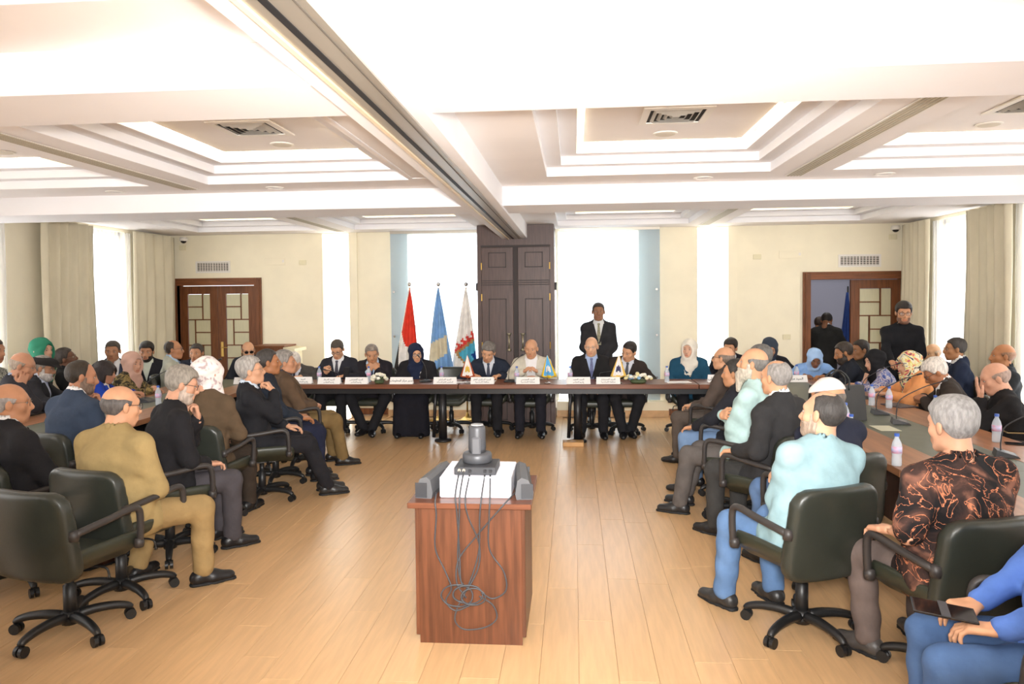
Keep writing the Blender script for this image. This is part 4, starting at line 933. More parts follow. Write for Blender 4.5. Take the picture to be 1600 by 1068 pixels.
    hm = mat('hair_' + hc, hc, 0.55, var=0.22, scale=60, stretch=(1, 1, 0.35), bump=0.5, bscale=140, spec=0.4)
    if hair and not hijab: put('hair', *hair_mesh(hair, hres), hm)
    bm = mat('hair_' + (bc or hc), bc or hc, 0.6, var=0.22, scale=60, stretch=(1, 1, 0.35), bump=0.5, bscale=140, spec=0.4)
    if beard:
        for b_ in beard.split('+'): put('moustache' if b_ == 'moustache' else 'beard', *hair_mesh(b_, hres), bm)
    for x in (-1, 1):
        brow = MB().tube([(x * 0.013, 0.0835, 0.024), (x * 0.030, 0.083, 0.0295), (x * 0.052, 0.068, 0.023)], [0.0030, 0.0034, 0.002], 6)
        put('eyebrow', np.array(brow.v), brow.f, mat('brow_' + (hc if not hijab else '#2a211d'), hc if not hijab else '#2a211d', 0.7))
    if glasses:
        g = MB()
        for x in (-1, 1):
            g.tube([(x * 0.032 + 0.024 * math.cos(t_) * (1.05), 0.097 - 0.35 * abs(x * 0.032 + 0.024 * math.cos(t_)) ** 1.0 * 0.25, 0.004 + 0.019 * math.sin(t_)) for t_ in np.linspace(0, 2 * math.pi, 17)], 0.0019 if glasses != 'thin' else 0.0012, 5, False)
            g.tube([(x * 0.057, 0.086, 0.010), (x * 0.077, 0.05, 0.012), (x * 0.085, -0.005, 0.010), (x * 0.083, -0.025, -0.004)], 0.0018 if glasses != 'thin' else 0.0012, 5)
        g.tube([(-0.010, 0.098, 0.010), (0, 0.102, 0.013), (0.010, 0.098, 0.010)], 0.0016, 5)
        gl = put('glasses', np.array(g.v), g.f, mat('spectacle_frame', '#17141a', 0.3) if glasses != 'thin' else mat('spectacle_wire', '#8c7a63', 0.3, metal=0.8))
        for x in (-1, 1):
            le_ = MB(); pts = [(x * 0.032 + 0.023 * math.cos(t_), 0.0955 - 0.09 * abs(x * 0.032 + 0.023 * math.cos(t_)), 0.004 + 0.018 * math.sin(t_)) for t_ in np.linspace(0, 2 * math.pi, 15)[:-1]]
            nn = len(pts); le_.add(pts + [(p_[0], p_[1] + 0.001, p_[2]) for p_ in pts], [tuple(range(nn))[::-1], tuple(range(nn, 2 * nn))] + [(i, (i + 1) % nn, nn + (i + 1) % nn, nn + i) for i in range(nn)])
            put('lens', np.array(le_.v), le_.f, mat('sunglass_lens', '#1d1a1c', 0.1, alpha=0.8) if glasses == 'sun' else mat('spectacle_lens', '#e8eef0', 0.03, alpha=0.07), False, gl)
    if hijab: put('headscarf', *hair_mesh('hijab', max(hres, 0.007)), MATS[hijab] if hijab in MATS else fabric(hijab, 0.85, 0.15, 0.06))
    if cap_: put({'kufi': 'skull_cap', 'flatcap': 'flat_cap'}[cap_[0]], *hair_mesh(cap_[0], hres), fabric(cap_[1], 0.9, 0.3, 0.08))
    if chairlab:
        ch = heading if chead is None else chead; c2 = math.radians(ch); fw_ = np.array([math.sin(c2), math.cos(c2)])
        chair(base[0] - fw_[0] * cback + 0, base[1] - fw_[1] * cback, ch, chairlab)
    return root, A, Rz, base, dict(hip=hip, u=u, n=n_, s=s_, L=Lg)

# ---------------------------------------------------------------- printed cloths
def print_mat(name, base, ramp, scale, kind='noise', rough=0.85, detail=6, dist=1.5):
    m = bpy.data.materials.new(name); m.use_nodes = True; MATS[name] = m; N, Lk = m.node_tree.nodes, m.node_tree.links; b = N['Principled BSDF']; b.inputs['Roughness'].default_value = rough; b.inputs['Specular IOR Level'].default_value = 0.25
    tc = N.new('ShaderNodeTexCoord'); n = N.new('ShaderNodeTexNoise'); n.inputs['Scale'].default_value = scale; n.inputs['Detail'].default_value = detail; n.inputs['Distortion'].default_value = dist; Lk.new(tc.outputs['Object'], n.inputs['Vector'])
    r = N.new('ShaderNodeValToRGB'); Lk.new(n.outputs['Fac'], r.inputs[0]); E = r.color_ramp.elements
    while len(E) < len(ramp): E.new(0.5)
    for e, (p_, c_) in zip(E, ramp): e.position = p_; e.color = lin(c_) + (1,)
    out = r.outputs[0]
    if kind == 'coral':      # thin branching veins over the ground
        n2 = N.new('ShaderNodeTexNoise'); n2.inputs['Scale'].default_value = 7; n2.inputs['Distortion'].default_value = 2.2; n2.inputs['Detail'].default_value = 5; Lk.new(tc.outputs['Object'], n2.inputs['Vector'])
        a = N.new('ShaderNodeMath'); a.operation = 'SUBTRACT'; a.inputs[1].default_value = 0.5; Lk.new(n2.outputs['Fac'], a.inputs[0]); ab = N.new('ShaderNodeMath'); ab.operation = 'ABSOLUTE'; Lk.new(a.outputs[0], ab.inputs[0])
        r2 = N.new('ShaderNodeValToRGB'); r2.color_ramp.elements[0].position = 0.005; r2.color_ramp.elements[0].color = (1, 1, 1, 1); r2.color_ramp.elements[1].position = 0.013; r2.color_ramp.elements[1].color = (0, 0, 0, 1); Lk.new(ab.outputs[0], r2.inputs[0])
        mx = N.new('ShaderNodeMix'); mx.data_type = 'RGBA'; Lk.new(r2.outputs[0], mx.inputs['Factor']); Lk.new(out, mx.inputs['A']); mx.inputs['B'].default_value = lin('#d0845f') + (1,); out = mx.outputs['Result']
    Lk.new(out, b.inputs['Base Color']); return m
print_mat('print_coral', None, [(0.48, '#1b191b'), (0.60, '#43302b'), (0.70, '#8a5f4e')], 6, 'coral', dist=0.8)
print_mat('print_blue_floral', None, [(0.36, '#3b4a86'), (0.46, '#5f6ea6'), (0.52, '#c9c2c4'), (0.60, '#8a7f9a'), (0.68, '#4a5590')], 14)
print_mat('print_olive', None, [(0.40, '#2d2a22'), (0.50, '#6a5b3c'), (0.58, '#97814f')], 16)
print_mat('print_scarf', None, [(0.38, '#2b2b33'), (0.46, '#ece4cf'), (0.54, '#d9cf6a'), (0.60, '#e2607a'), (0.68, '#4c4a50')], 9, dist=2.5)
print_mat('print_white_scarf', None, [(0.44, '#efe7e4'), (0.56, '#eadbd6'), (0.62, '#b9a5a6')], 13)
print_mat('print_stripe', None, [(0.40, '#6a6a62'), (0.5, '#c9c5ba'), (0.6, '#55564f')], 22)

# ---------------------------------------------------------------- the people
C1, C2, C3, C4 = '#d09c79', '#c28d69', '#8c5d43', '#dcab8a'
ch = lambda who: 'dark green-black leather swivel chair under ' + who
# head table, facing the camera
T = dict(heading=180, zt=ZTB)
person('man in dark suit and patterned tie looking down at a phone, at the head table', (527, 545), 10.0, hyaw=0, hpitch=22, lean=10, tie='#3a3742', arms=('phone', 'table'), tc='#2b2b32', sk=C1, hair='short', hc='#4a4038', glasses='y', chairlab=ch('the suited man looking at his phone'), **T)
person('man in dark suit with both hands over his mouth, behind white flowers at head table', (581, 552), 9.98, hyaw=-18, hpitch=6, lean=14, arms=('mouth', 'mouth'), tc='#262329', sc_='#b9cfe6', tie='#33415f', sk=C2, hair='short', hc='#8a7f76', legs=((20, -0.02, -0.20), (20, 0.06, -0.20)), chairlab=ch('the man covering his mouth'), **T)
person('woman in navy headscarf and glasses with long black skirt, at the head table', (650, 552), 9.98, hyaw=-22, hpitch=3, lean=6, top='cardigan', tc='#232226', sc_='#d9d2d0', arms=('lap', 'lap'), sk=C1, hijab='#1f2740', glasses='y', skirt='#1a1a22', bottom='#1a1a22', chairlab=ch('the woman in the navy headscarf'), **T)
person('grey-haired man in navy suit and waistcoat writing, in front of the dark cabinet', (763, 549), 9.98, hyaw=6, hpitch=10, hroll=-8, lean=16, tc='#262c3a', sc_='#d5d9e2', tie='#232b45', arms=('table', 'table'), sk=C1, hair='full', hc='#77706a', chairlab=ch('the man writing at the head table'), **T)
person('bald man in pale beige blazer speaking into a microphone at the head table', (830, 544), 9.98, hyaw=6, hpitch=4, lean=8, top='open', tc='#cdc6b6', sc_='#f1eeee', arms=('steeple', 'steeple'), sk='#cf9a78', hair=None, hc='#6a5446', bottom='#22222a', fat=1.1, chairlab=ch('the man in the beige blazer'), **T)
person('bald man with glasses in black jacket and blue tie, seated before the standing guard', (924, 541), 9.98, hyaw=8, hpitch=4, lean=4, top='suit', tc='#232223', sc_='#aebfe0', tie='#5f6690', arms=('lap', 'lap'), sk=C4, hair=None, hc='#b8aea4', glasses='thin', fat=1.08, chairlab=ch('the bald man with the blue tie'), **T)
person('dark-haired man in brown-black suit bending sideways behind flowers and small white flag', (983, 548), 9.95, hyaw=38, hpitch=16, lean=12, side=-8, tc='#322a27', sc_='#d9dbe4', tie='#2b2c3a', arms=('lap', 'table'), sk=C1, hair='short', hc='#2b2320', legs=((4, 0.0, -0.1), (14, -0.04, -0.12)), chairlab=ch('the man bending beside the flowers'), fat=1.08, **T)
person('woman in cream headscarf and teal blazer at the right end of the head table', (1077, 545), 10.0, hyaw=28, hpitch=0, lean=4, top='suit', tc='#1f4a63', sc_='#cbb393', arms=('lap', 'lap'), sk='#d6a88e', hijab='#e6ded0', scale=0.96, chairlab=ch('the woman in the teal blazer'), **T)
person('man in dark suit half hidden behind the brown-jacketed man, near the bright right niche', (1141, 543), 10.6, hyaw=25, hpitch=4, heading=185, tc='#23222a', sk=C2, hair='full', hc='#2a221e', arms=('lap', 'lap'), tie='#22222a', chairlab=ch('the half hidden man by the right niche'))
person('woman in dark grey headscarf and black blazer with head bowed at the far right corner', (1203, 543), 10.2, hpitch=20, heading=185, lean=8, top='cardigan', tc='#1f1e22', sc_='#efece8', arms=('table', 'table'), sk=C1, hijab='#39404c', scale=0.97, chairlab=ch('the woman with the bowed head'))
person('white-haired man in grey suit hiding his face in his hand, left end of head table', (459, 571), 9.85, hyaw=20, hpitch=18, lean=27, heading=185, tc='#4a4744', sc_='#d9dbe6', tie='#3c3c48', arms=('face', 'table'), sk=C4, hair='full', hc='#d8cfc6', chairlab=ch('the white-haired man hiding his face'))
person('balding man in dark glasses sitting in front of the closed left door', (388, 547), 10.5, hyaw=-20, heading=170, hpitch=8, tc='#2d3038', sk=C1, hair='fringe', hc='#6b625a', glasses='sun', arms=('lap', 'lap'), tie='#2a2a35', chairlab=ch('the man in dark glasses'))
person('guard in black suit and grey tie standing with hands clasped before the bright window', (935, 487), 10.78, stand=True, heading=180, lean=0, tc='#2c2b2e', sc_='#dfe0e0', tie='#8f8a72', arms=('front', 'front'), sk='#94694f', hair='short', hc='#3c3532', bottom='#232226', scale=1.0)

# right inner row
person('bald man with glasses in brown-grey jacket at far end of the right inner row', (1130, 560), 8.1, heading=-62, hyaw=4, lean=-4, top='open', tc='#564a43', sc_='#4d443f', bottom='#5a5049', arms=('lap', 'lap'), sk=C1, hair='fringe', hc='#7b6d62', glasses='y', chairlab=ch('the man in the brown-grey jacket'))
person('grey-haired man in black jacket mostly hidden behind the bearded man', (1187, 560), 7.5, heading=-50, lean=2, top='sweat', tc='#25252a', arms=('lap', 'lap'), sk=C2, hair='full', hc='#6f6c68', bottom='#3c4a66', chairlab=ch('the hidden grey-haired man'))
person('man in dark jacket and jeans with hand on knee, beyond the bearded man', (1148, 583), 6.9, heading=-62, lean=0, top='open', tc='#24242a', sc_='#3a3a3a', bottom='#6d86a8', arms=('knee', 'knee'), sk=C2, hair='short', hc='#33302d', chairlab=ch('the man with a hand on his jeans'))
person('man with long grey beard in pale mint sweater and grey trousers, arms crossed', (1176, 568), 6.15, heading=-60, hyaw=-8, lean=-6, top='sweat', tc='#b3cfcd', bottom='#5d5754', arms=('cross', 'cross'), sk=C1, hair='fringe', hc='#77736f', beard='longbeard', bc='#c3b9aa', legs=((4, 0.14, 0.0), (8, 0.08, 0.0)), shoe='#222224', sock='#4a4644', chairlab=ch('the bearded man in mint'), near=True, fat=1.15)
person('grey-haired man in charcoal blazer seen from behind in the right inner row', (1212, 590), 5.5, heading=-40, hyaw=2, hpitch=2, lean=-2, top='suit', tc='#302f30', bottom='#3a3938', arms=('armrest', 'armrest'), sk=C1, hair='crown', hc='#8f8a86', near=True, chairlab=ch('the man in the charcoal blazer'), fat=1.2)
person('man in white skull cap and navy jacket behind the light-blue sweatshirt', (1292, 622), 4.85, heading=-26, lean=-2, top='sweat', tc='#232635', bottom='#566f94', arms=('cross', 'cross'), sk=C2, hair='fringe', hc='#6a6058', cap_=('kufi', '#e0d6d2'), near=True, legs=((4, -0.02, 0.0), (8, -0.04, 0.0)), chairlab=ch('the man in the white skull cap'), fat=1.1)
person('balding man in light-blue sweatshirt and jeans with crossed arms, on right', (1284, 648), 4.1, heading=-25, hyaw=-22, hpitch=2, lean=-3, top='sweat', tc='#90aeb5', bottom='#5f7da6', arms=('cross', 'cross'), sk='#c69a7c', hair='crown', hc='#3a3735', beard='stubble', bc='#a5907f', near=True, legs=((4, -0.02, 0.0), (10, 0.03, 0.02)), shoe='#2c2b2b', fat=1.25, chairlab=ch('the man in the light-blue sweatshirt'), chead=-25, side=8)
person('grey-haired man in black shirt with orange coral print, nearest the right table edge', (1487, 664), 3.62, heading=-16, hyaw=-6, hpitch=4, lean=2, top='tee', tc='#1d1a1c', pat='print_coral', bottom='#6a5d58', arms=('lap', 'armrest'), sk='#c9977a', hair='full', hc='#8f8d8c', near=True, fat=1.42, legs=((8, -0.02, 0), (14, -0.06, 0)), shoe='#4a4644', sock='#c9977a', chairlab=ch('the man in the coral print shirt'))
person('person in bright blue shirt and jeans cut off by the right frame edge', None, loc=(1.86, 2.76, 1.25), heading=-78, lean=-8, top='shirt', tc='#5577c0', bottom='#4a658f', arms=('lap', 'lap'), sk=C1, hair='short', hc='#2a2320', near=True, fat=1.1, chairlab=ch('the person in the bright blue shirt'))

# right outer row and people by the right door
person('girl in pale blue headscarf and blue top looking down behind the black handbag', (1273, 562), 9.95, heading=185, hpitch=12, lean=20, top='blouse', tc='#8aaee0', sk='#8d5f45', hijab='#a9c8f0', arms=('table', 'table'), scale=0.92, chairlab=ch('the girl in the pale blue headscarf'))
person('bearded man in navy jacket in profile beside the black handbag', (1318, 550), 9.45, heading=-80, hyaw=0, hpitch=6, lean=12, top='sweat', tc='#23262f', sk='#a8744f', hair='short', hc='#3a3029', beard='beard', arms=('table', 'table'), chairlab=ch('the bearded man in profile'))
person('dark-haired man mostly hidden behind the bearded man, by the open door', (1344, 546), 10.1, heading=-100, top='sweat', tc='#33302e', sk='#9a6a48', hair='short', hc='#2a211c', arms=('lap', 'lap'), chairlab=ch('the man by the open door'))
person('woman in black headscarf and blue floral blouse, hand raised to her chin', (1366, 563), 8.9, heading=-75, hyaw=-24, hpitch=0, lean=14, top='blouse', tc='#5560a0', pat='print_blue_floral', sk='#d0a085', hijab='#1a191c', arms=('chin', 'table'), scale=0.95, chairlab=ch('the woman in the blue floral blouse'))
person('woman in multicoloured headscarf and orange jacket on the right outer row', (1420, 568), 8.1, heading=-80, hpitch=2, lean=10, top='open', tc='#e39a62', sc_='#26242a', sk='#d2a080', hijab='print_scarf', arms=('table', 'table'), scale=0.97, fat=1.15, chairlab=ch('the woman in the orange jacket'), hyaw=-18)
person('white-haired man with glasses in dark brown suit leaning on the right table', (1462, 580), 7.4, heading=-72, hyaw=0, hpitch=16, lean=20, top='open', tc='#39312c', sc_='#f0efef', sk='#a9714f', hair='full', hc='#dcd2c8', glasses='y', beard='moustache', bc='#cfc6be', arms=('clasp', 'clasp'), chairlab=ch('the white-haired man in the brown suit'), near=True)
person('bald man behind the white-haired man, only the crown of his head showing', (1456, 552), 10.0, heading=-110, top='suit', tc='#3a3538', sk='#cfa078', hair='fringe', hc='#b59a80', arms=('lap', 'lap'))
person('man in navy suit and thin glasses turned towards the window curtain', (1492, 545), 8.9, heading=-70, hyaw=-4, lean=2, tc='#242c40', sc_='#e9e7e4', sk='#a9764f', hair='short', hc='#3b3531', glasses='thin', arms=('lap', 'lap'), chairlab=ch('the man in the navy suit by the right window'))
person('bald tanned man in dark shirt beside the right-hand curtain', (1566, 556), 8.2, heading=-75, lean=0, top='shirt', tc='#2f3236', sk='#b57c54', hair='fringe', hc='#8f6a50', arms=('lap', 'lap'))
person('shaven-headed man in black sweater pressing a hand to his face, right outer row', (1554, 590), 6.4, heading=-70, hyaw=-4, hpitch=10, lean=10, top='sweat', tc='#1c1b1d', sk='#cf9c82', hair='fringe', hc='#9a8478', arms=('fold', 'face'), chairlab=ch('the shaven-headed man in black'), near=True, fat=1.1)
person('man in black shirt and glasses standing before the open right door', (1412, 488), 9.45, stand=True, heading=190, hyaw=4, hpitch=4, lean=6, top='shirt', tc='#1b1b1f', sk='#c08b68', hair='full', hc='#241d1a', glasses='y', beard='stubble+moustache', bc='#7a5644', arms=('reach', 'front'), fat=1.02, bottom='#1f1f24', scale=0.98)
person('man in dark suit bending over with his back turned, seen through the open door', (1292, 500), 12.25, stand=True, heading=25, hyaw=10, hpitch=18, lean=18, tc='#2a2a2a', sk='#8f6247', hair='short', hc='#2a2320', arms=('reach', 'reach'), bottom='#26262a', scale=0.93)
person('man beyond the doorway, his head just showing behind the bending man', (1281, 505), 12.95, stand=True, heading=60, lean=12, top='sweat', tc='#3a3030', sk='#a87452', hair='short', hc='#3a2a20', arms=('down', 'down'), scale=0.88)

# left inner row
person('bald man with glasses in black suit at the left edge, in profile', (18, 630), 4.45, heading=22, hyaw=32, hpitch=4, lean=-2, tc='#252427', sc_='#eceaea', sk='#c48d6b', hair='fringe', hc='#a49c98', glasses='thin', arms=('lap', 'armrest'), near=True, fat=1.12, bottom='#28262a', shoe='#3a221c', chairlab=ch('the bald man in black at the left edge'))
person('dark-haired bearded man in slate-blue blazer with hand at his chin, left inner row', (128, 588), 5.55, heading=18, hyaw=32, hpitch=3, lean=8, tc='#3a4558', sc_='#eceaea', sk='#b57e60', hair='receding', hc='#33291f', beard='stubble', bc='#7d6657', arms=('lap', 'chin'), near=True, fat=1.2, chairlab=ch('the man in the slate-blue blazer'))
person('bald man with glasses in khaki sweater and khaki trousers, seen from behind', (190, 634), 4.35, heading=14, hyaw=20, hpitch=4, lean=4, top='sweat', tc='#a08a5e', bottom='#9c8258', sk='#cf9a78', hair='fringe', hc='#5f5a58', glasses='y', arms=('clasplap', 'clasplap'), near=True, fat=1.34, legs=((34, 0.0, 0.0), (8, -0.12, 0.0)), shoe='#1a1a1d', sock='#e9e7e6', chairlab=ch('the man in the khaki sweater'))
person('grey-haired bearded man with glasses in black jacket resting chin on his hand', (285, 600), 5.15, heading=44, hyaw=14, hpitch=6, lean=10, tc='#201f22', top='sweat', sk='#c9967a', hair='full', hc='#8d857b', beard='stubble', bc='#b8a698', glasses='y', arms=('lap', 'chin'), bottom='#4a464a', near=True, fat=1.22, chairlab=ch('the bearded man resting his chin'))
person('woman in white patterned headscarf and brown jacket seen from behind', (325, 583), 5.85, heading=4, hyaw=14, lean=4, top='blouse', tc='#5c4b39', sk='#c9967a', hijab='print_white_scarf', arms=('lap', 'lap'), bottom='#3a3028', near=True, chairlab=ch('the woman in the white headscarf'))
person('grey-haired man with thin glasses in black suit stroking his chin, legs stretched out', (392, 580), 6.50, heading=62, hyaw=6, hpitch=-2, lean=-6, tc='#232327', sc_='#cfdcea', sk='#cf9c7c', hair='full', hc='#a59f99', glasses='thin', arms=('chin', 'lap'), bottom='#232226', legs=((2, 0.26, -0.05), (4, 0.20, -0.02)), shoe='#262525', near=True, chairlab=ch('the man stroking his chin'))
person('dark-haired man in navy jacket holding a tissue, between two grey-haired men', (420, 566), 7.15, heading=60, hyaw=6, hpitch=0, lean=-3, top='sweat', tc='#272d38', sk='#a9714c', hair='short', hc='#3f3a37', arms=('lap', 'lap'), bottom='#23263a', near=True, chairlab=ch('the man holding a tissue'))
person('grey-haired man in brown blazer and olive trousers with hands clasped in his lap', (446, 567), 7.80, heading=60, hyaw=8, hpitch=2, lean=-8, top='open', tc='#5e4a39', sc_='#4a4348', sk='#bd8868', hair='full', hc='#8d8680', arms=('clasplap', 'clasplap'), bottom='#7b6440', shoe='#1d1a1a', sock='#b9b4ae', legs=((6, 0.08, 0), (4, 0.02, 0)), fat=1.12, near=True, chairlab=ch('the man in the brown blazer'))

# left outer row
person('man in grey striped shirt cut off by the left frame edge', (-10, 545), 7.3, heading=88, top='shirt', tc='#8a8a80', pat='print_stripe', sk='#b58264', hair='short', hc='#4a423c', arms=('lap', 'lap'))
person('bald man with glasses in dark jacket leaning his cheek on his fist, left side', (36, 570), 6.7, heading=68, hyaw=-4, hpitch=4, lean=14, top='open', tc='#35343a', sc_='#aab6d0', sk='#c48f72', hair='fringe', hc='#a8988a', glasses='thin', arms=('cheek', 'table'), chairlab=ch('the man leaning his cheek on his fist'), fat=1.1)
person('man in dark flat cap and grey beard beside the man leaning on his fist', (68, 574), 7.55, heading=66, hpitch=4, lean=8, top='open', tc='#2c2b2f', sc_='#c9cfe0', sk='#b98768', hair='short', hc='#8a827a', beard='beard', bc='#c9c2bb', cap_=('flatcap', '#2d2a2a'), glasses='thin', arms=('table', 'table'), chairlab=ch('the man in the flat cap'))
person('woman in green headscarf and cream shawl by the left curtain', (66, 547), 7.9, heading=70, hpitch=0, lean=2, top='cardigan', tc='#d8cbb0', sc_='#26252a', sk='#d0a085', hijab='#2f7a5e', arms=('lap', 'lap'), hyaw=26)
person('dark-skinned man in black shirt looking right in front of the left curtain', (103, 560), 8.4, heading=62, hpitch=-6, hroll=8, lean=-6, top='shirt', tc='#232325', sk='#6e4935', hair='short', hc='#3a302a', glasses='thin', arms=('lap', 'lap'))
person('dark-haired man in suit jacket in front of the bright left window', (176, 548), 9.1, heading=150, hyaw=8, hpitch=4, lean=4, top='open', tc='#33384a', sc_='#e6e4e4', sk='#a9795b', hair='short', hc='#4a423c', arms=('lap', 'lap'))
person('woman with dark shoulder-length hair in royal blue jacket at the left table', (164, 581), 7.75, heading=66, hyaw=6, hpitch=4, lean=8, top='open', tc='#1f3fa6', sc_='#efe7e0', sk='#c08a6c', hair='long', hc='#2b211f', arms=('table', 'table'), scale=0.93, chairlab=ch('the woman in the royal blue jacket'))
person('woman in dusty pink headscarf and olive patterned blouse at the left table', (207, 567), 8.35, heading=74, hyaw=32, lean=8, top='blouse', tc='#5a4d34', pat='print_olive', sk='#cf9c80', hijab='#c9a190', arms=('table', 'fold'), fat=1.12, scale=0.97, chairlab=ch('the woman in the dusty pink headscarf'))
person('young man in dark suit by the left corner curtain, facing the camera', (229, 549), 9.7, heading=155, hyaw=4, hpitch=4, lean=4, tc='#26252b', sc_='#e2e6d6', sk='#b98463', hair='full', hc='#231c19', beard='stubble', arms=('lap', 'lap'), chairlab=ch('the young man by the left corner curtain'))
person('balding man with glasses in pale grey blazer in profile before the closed door', (272, 546), 9.4, heading=66, hyaw=4, lean=0, top='suit', tc='#b5b5a6', sc_='#b3c9e0', tie='#7088a8', sk='#b57f5c', hair='crown', hc='#3f332b', glasses='y', arms=('lap', 'lap'), chairlab=ch('the man in the pale grey blazer'))
person('heavy man in dark suit facing the camera before the closed left door', (307, 551), 10.2, heading=165, hyaw=8, hpitch=2, lean=4, tc='#252833', sc_='#d5d8e2', tie='#3a3f5a', sk='#c08a68', hair='short', hc='#3a332e', arms=('lap', 'lap'), fat=1.15, chairlab=ch('the heavy man before the left door'))

# unoccupied chairs
chair(-2.82, 3.84, 12, 'unoccupied dark green-black swivel chair in the left foreground, behind the khaki man')
p = at(705, 575, 1, 10.15); chair(p[0], 10.12, 180, 'unoccupied dark swivel chair behind the head table, right of the navy headscarf')
chair(-3.15, 3.10, 14, 'unoccupied dark swivel chair cut off by the bottom left frame corner')

# ---------------------------------------------------------------- equipment cabinet in the aisle
LX0, LX1, LY0, LY1 = -0.855, -0.265, 3.84, 4.42
M_lect = mat('cabinet_veneer', '#613a26', 0.4, var=0.25, scale=3.2, stretch=(11, 11, 0.7), spec=0.45)
M_lectop = mat('cabinet_veneer_top', '#6c412d', 0.35, var=0.18, scale=3.2, stretch=(0.8, 9, 9), spec=0.45)
t = thing('equipment_cabinet', 'small brown wooden cabinet on the floor in the middle aisle', 'cabinet', ((LX0 + LX1) / 2, (LY0 + LY1) / 2, 0))
hx, hy = (LX1 - LX0) / 2, (LY1 - LY0) / 2
MB().bbox(-hx - 0.035, hx + 0.035, -hy - 0.03, hy + 0.03, 0.735, 0.765, 0.003).build('top', M_lectop, t)
MB().box(-hx + 0.02, hx - 0.02, -hy + 0.004, -hy + 0.022, 0.0, 0.735).build('back_panel', M_lect, t)
for s in (-1, 1): MB().bbox(s * hx - (0.02 if s > 0 else 0), s * hx + (0.02 if s < 0 else 0), -hy + 0.0, hy, 0.045, 0.735, 0.002).build('side_panel', M_lect, t)
MB().box(-hx + 0.02, hx - 0.02, hy - 0.02, hy - 0.002, 0.06, 0.735).build('door', M_lect, t); MB().box(-hx + 0.04, hx - 0.04, -hy + 0.03, hy - 0.03, 0.0, 0.05).build('plinth', M_lect, t)
TZ = 0.765
M_wbox = mat('white_carton', '#e9e9f2', 0.7, bump=0.05, bscale=20)
cxl, cyl = (LX0 + LX1) / 2, (LY0 + LY1) / 2
o = thing('white_carton', 'white cardboard carton lying on the brown cabinet', 'box', (cxl + 0.02, cyl - 0.02, TZ))
MB().bbox(-0.195, 0.195, -0.19, 0.20, 0, 0.115, 0.006).build('carton', M_wbox, o); MB().box(-0.196, 0.196, -0.002, 0.002, 0.1149, 0.1158).build('flap_seam', mat('seam', '#c9c9d2', 0.8), o)
M_gun = mat('gunmetal', '#4b4c50', 0.45, metal=0.2, spec=0.5); M_gun2 = mat('gunmetal_dark', '#36373b', 0.5)
o = thing('conference_hub', 'flat grey conference hub with cable sockets lying on the white carton', 'device', (cxl + 0.015, cyl - 0.06, TZ + 0.116))
MB().bbox(-0.115, 0.115, -0.11, 0.11, 0, 0.043, 0.004).build('case', M_gun2, o)
for x in (-0.085, -0.06): MB().tube([(x, -0.111, 0.028), (x, -0.125, 0.028)], 0.009, 10).build('plug', M_alu, o)
for x in (-0.028, 0.055, 0.085): MB().box(x - 0.008, x + 0.008, -0.122, -0.109, 0.016, 0.030).build('socket', M_black, o)
o = thing('conference_camera', 'dark grey cylindrical conference camera standing on the hub', 'camera', (cxl + 0.01, cyl - 0.03, TZ + 0.160))
MB().lathe([(0.0, 0), (0.078, 0), (0.083, 0.006), (0.083, 0.042), (0.076, 0.052), (0.05, 0.056), (0, 0.057)], n=28).build('base', M_gun, o, True)
MB().lathe([(0.0, 0.056), (0.047, 0.056), (0.05, 0.08), (0.047, 0.185), (0.044, 0.200), (0.036, 0.205), (0, 0.206)], n=28).build('body', M_gun, o, True)
MB().bbox(-0.026, 0.026, -0.058, -0.040, 0.03, 0.145, 0.008).build('rear_column', mat('gunmetal_light', '#5b5c60', 0.45), o)
MB().lathe([(0.0, 0.2062), (0.036, 0.2062), (0.034, 0.212), (0, 0.213)], n=24).build('top_cap', mat('cap_grey', '#9c9c9c', 0.4), o); MB().lathe([(0.0, 0), (0.02, 0), (0.02, 0.012), (0, 0.012)], n=16).build('lens', M_black, o).location = (0, 0.045, 0.15)
M_spk = mat('speaker_grey', '#58595c', 0.6, bump=0.2, bscale=400)
def bar_speaker(x, y, rz, lab):
    o = thing('speakerphone', lab, 'speaker', (x, y, TZ), rz, 'wedge speakerphones')
    L = 0.20; prof = [(-0.042, 0.0), (0.045, 0.0), (0.052, 0.03), (0.040, 0.10), (0.018, 0.118), (-0.02, 0.105), (-0.046, 0.04)]
    v = [(px_, yy, pz_) for yy in (-L, L) for px_, pz_ in prof]; n = len(prof)
    f = [tuple(range(n)), tuple(range(2 * n - 1, n - 1, -1))] + [(i, n + i, n + (i + 1) % n, (i + 1) % n) for i in range(n)]
    obj('housing', v, f, M_spk, o); MB().box(-0.044, 0.02, -L - 0.004, -L, 0.006, 0.085).build('end_cap', M_gun2, o); MB().box(-0.044, 0.02, L, L + 0.004, 0.006, 0.085).build('end_cap', M_gun2, o)
    MB().add([(0.046, -L + 0.02, 0.032), (0.0525, L - 0.02, 0.032), (0.042, L - 0.02, 0.095), (0.038, -L + 0.02, 0.095)], [(0, 1, 2, 3)]).build('grille', M_gun2, o)
bar_speaker(LX0 + 0.055, cyl - 0.03, math.radians(-6), 'grey wedge speakerphone left of the white carton on the cabinet'); bar_speaker(LX1 - 0.025, cyl - 0.03, math.radians(186), 'grey wedge speakerphone right of the white carton on the cabinet')
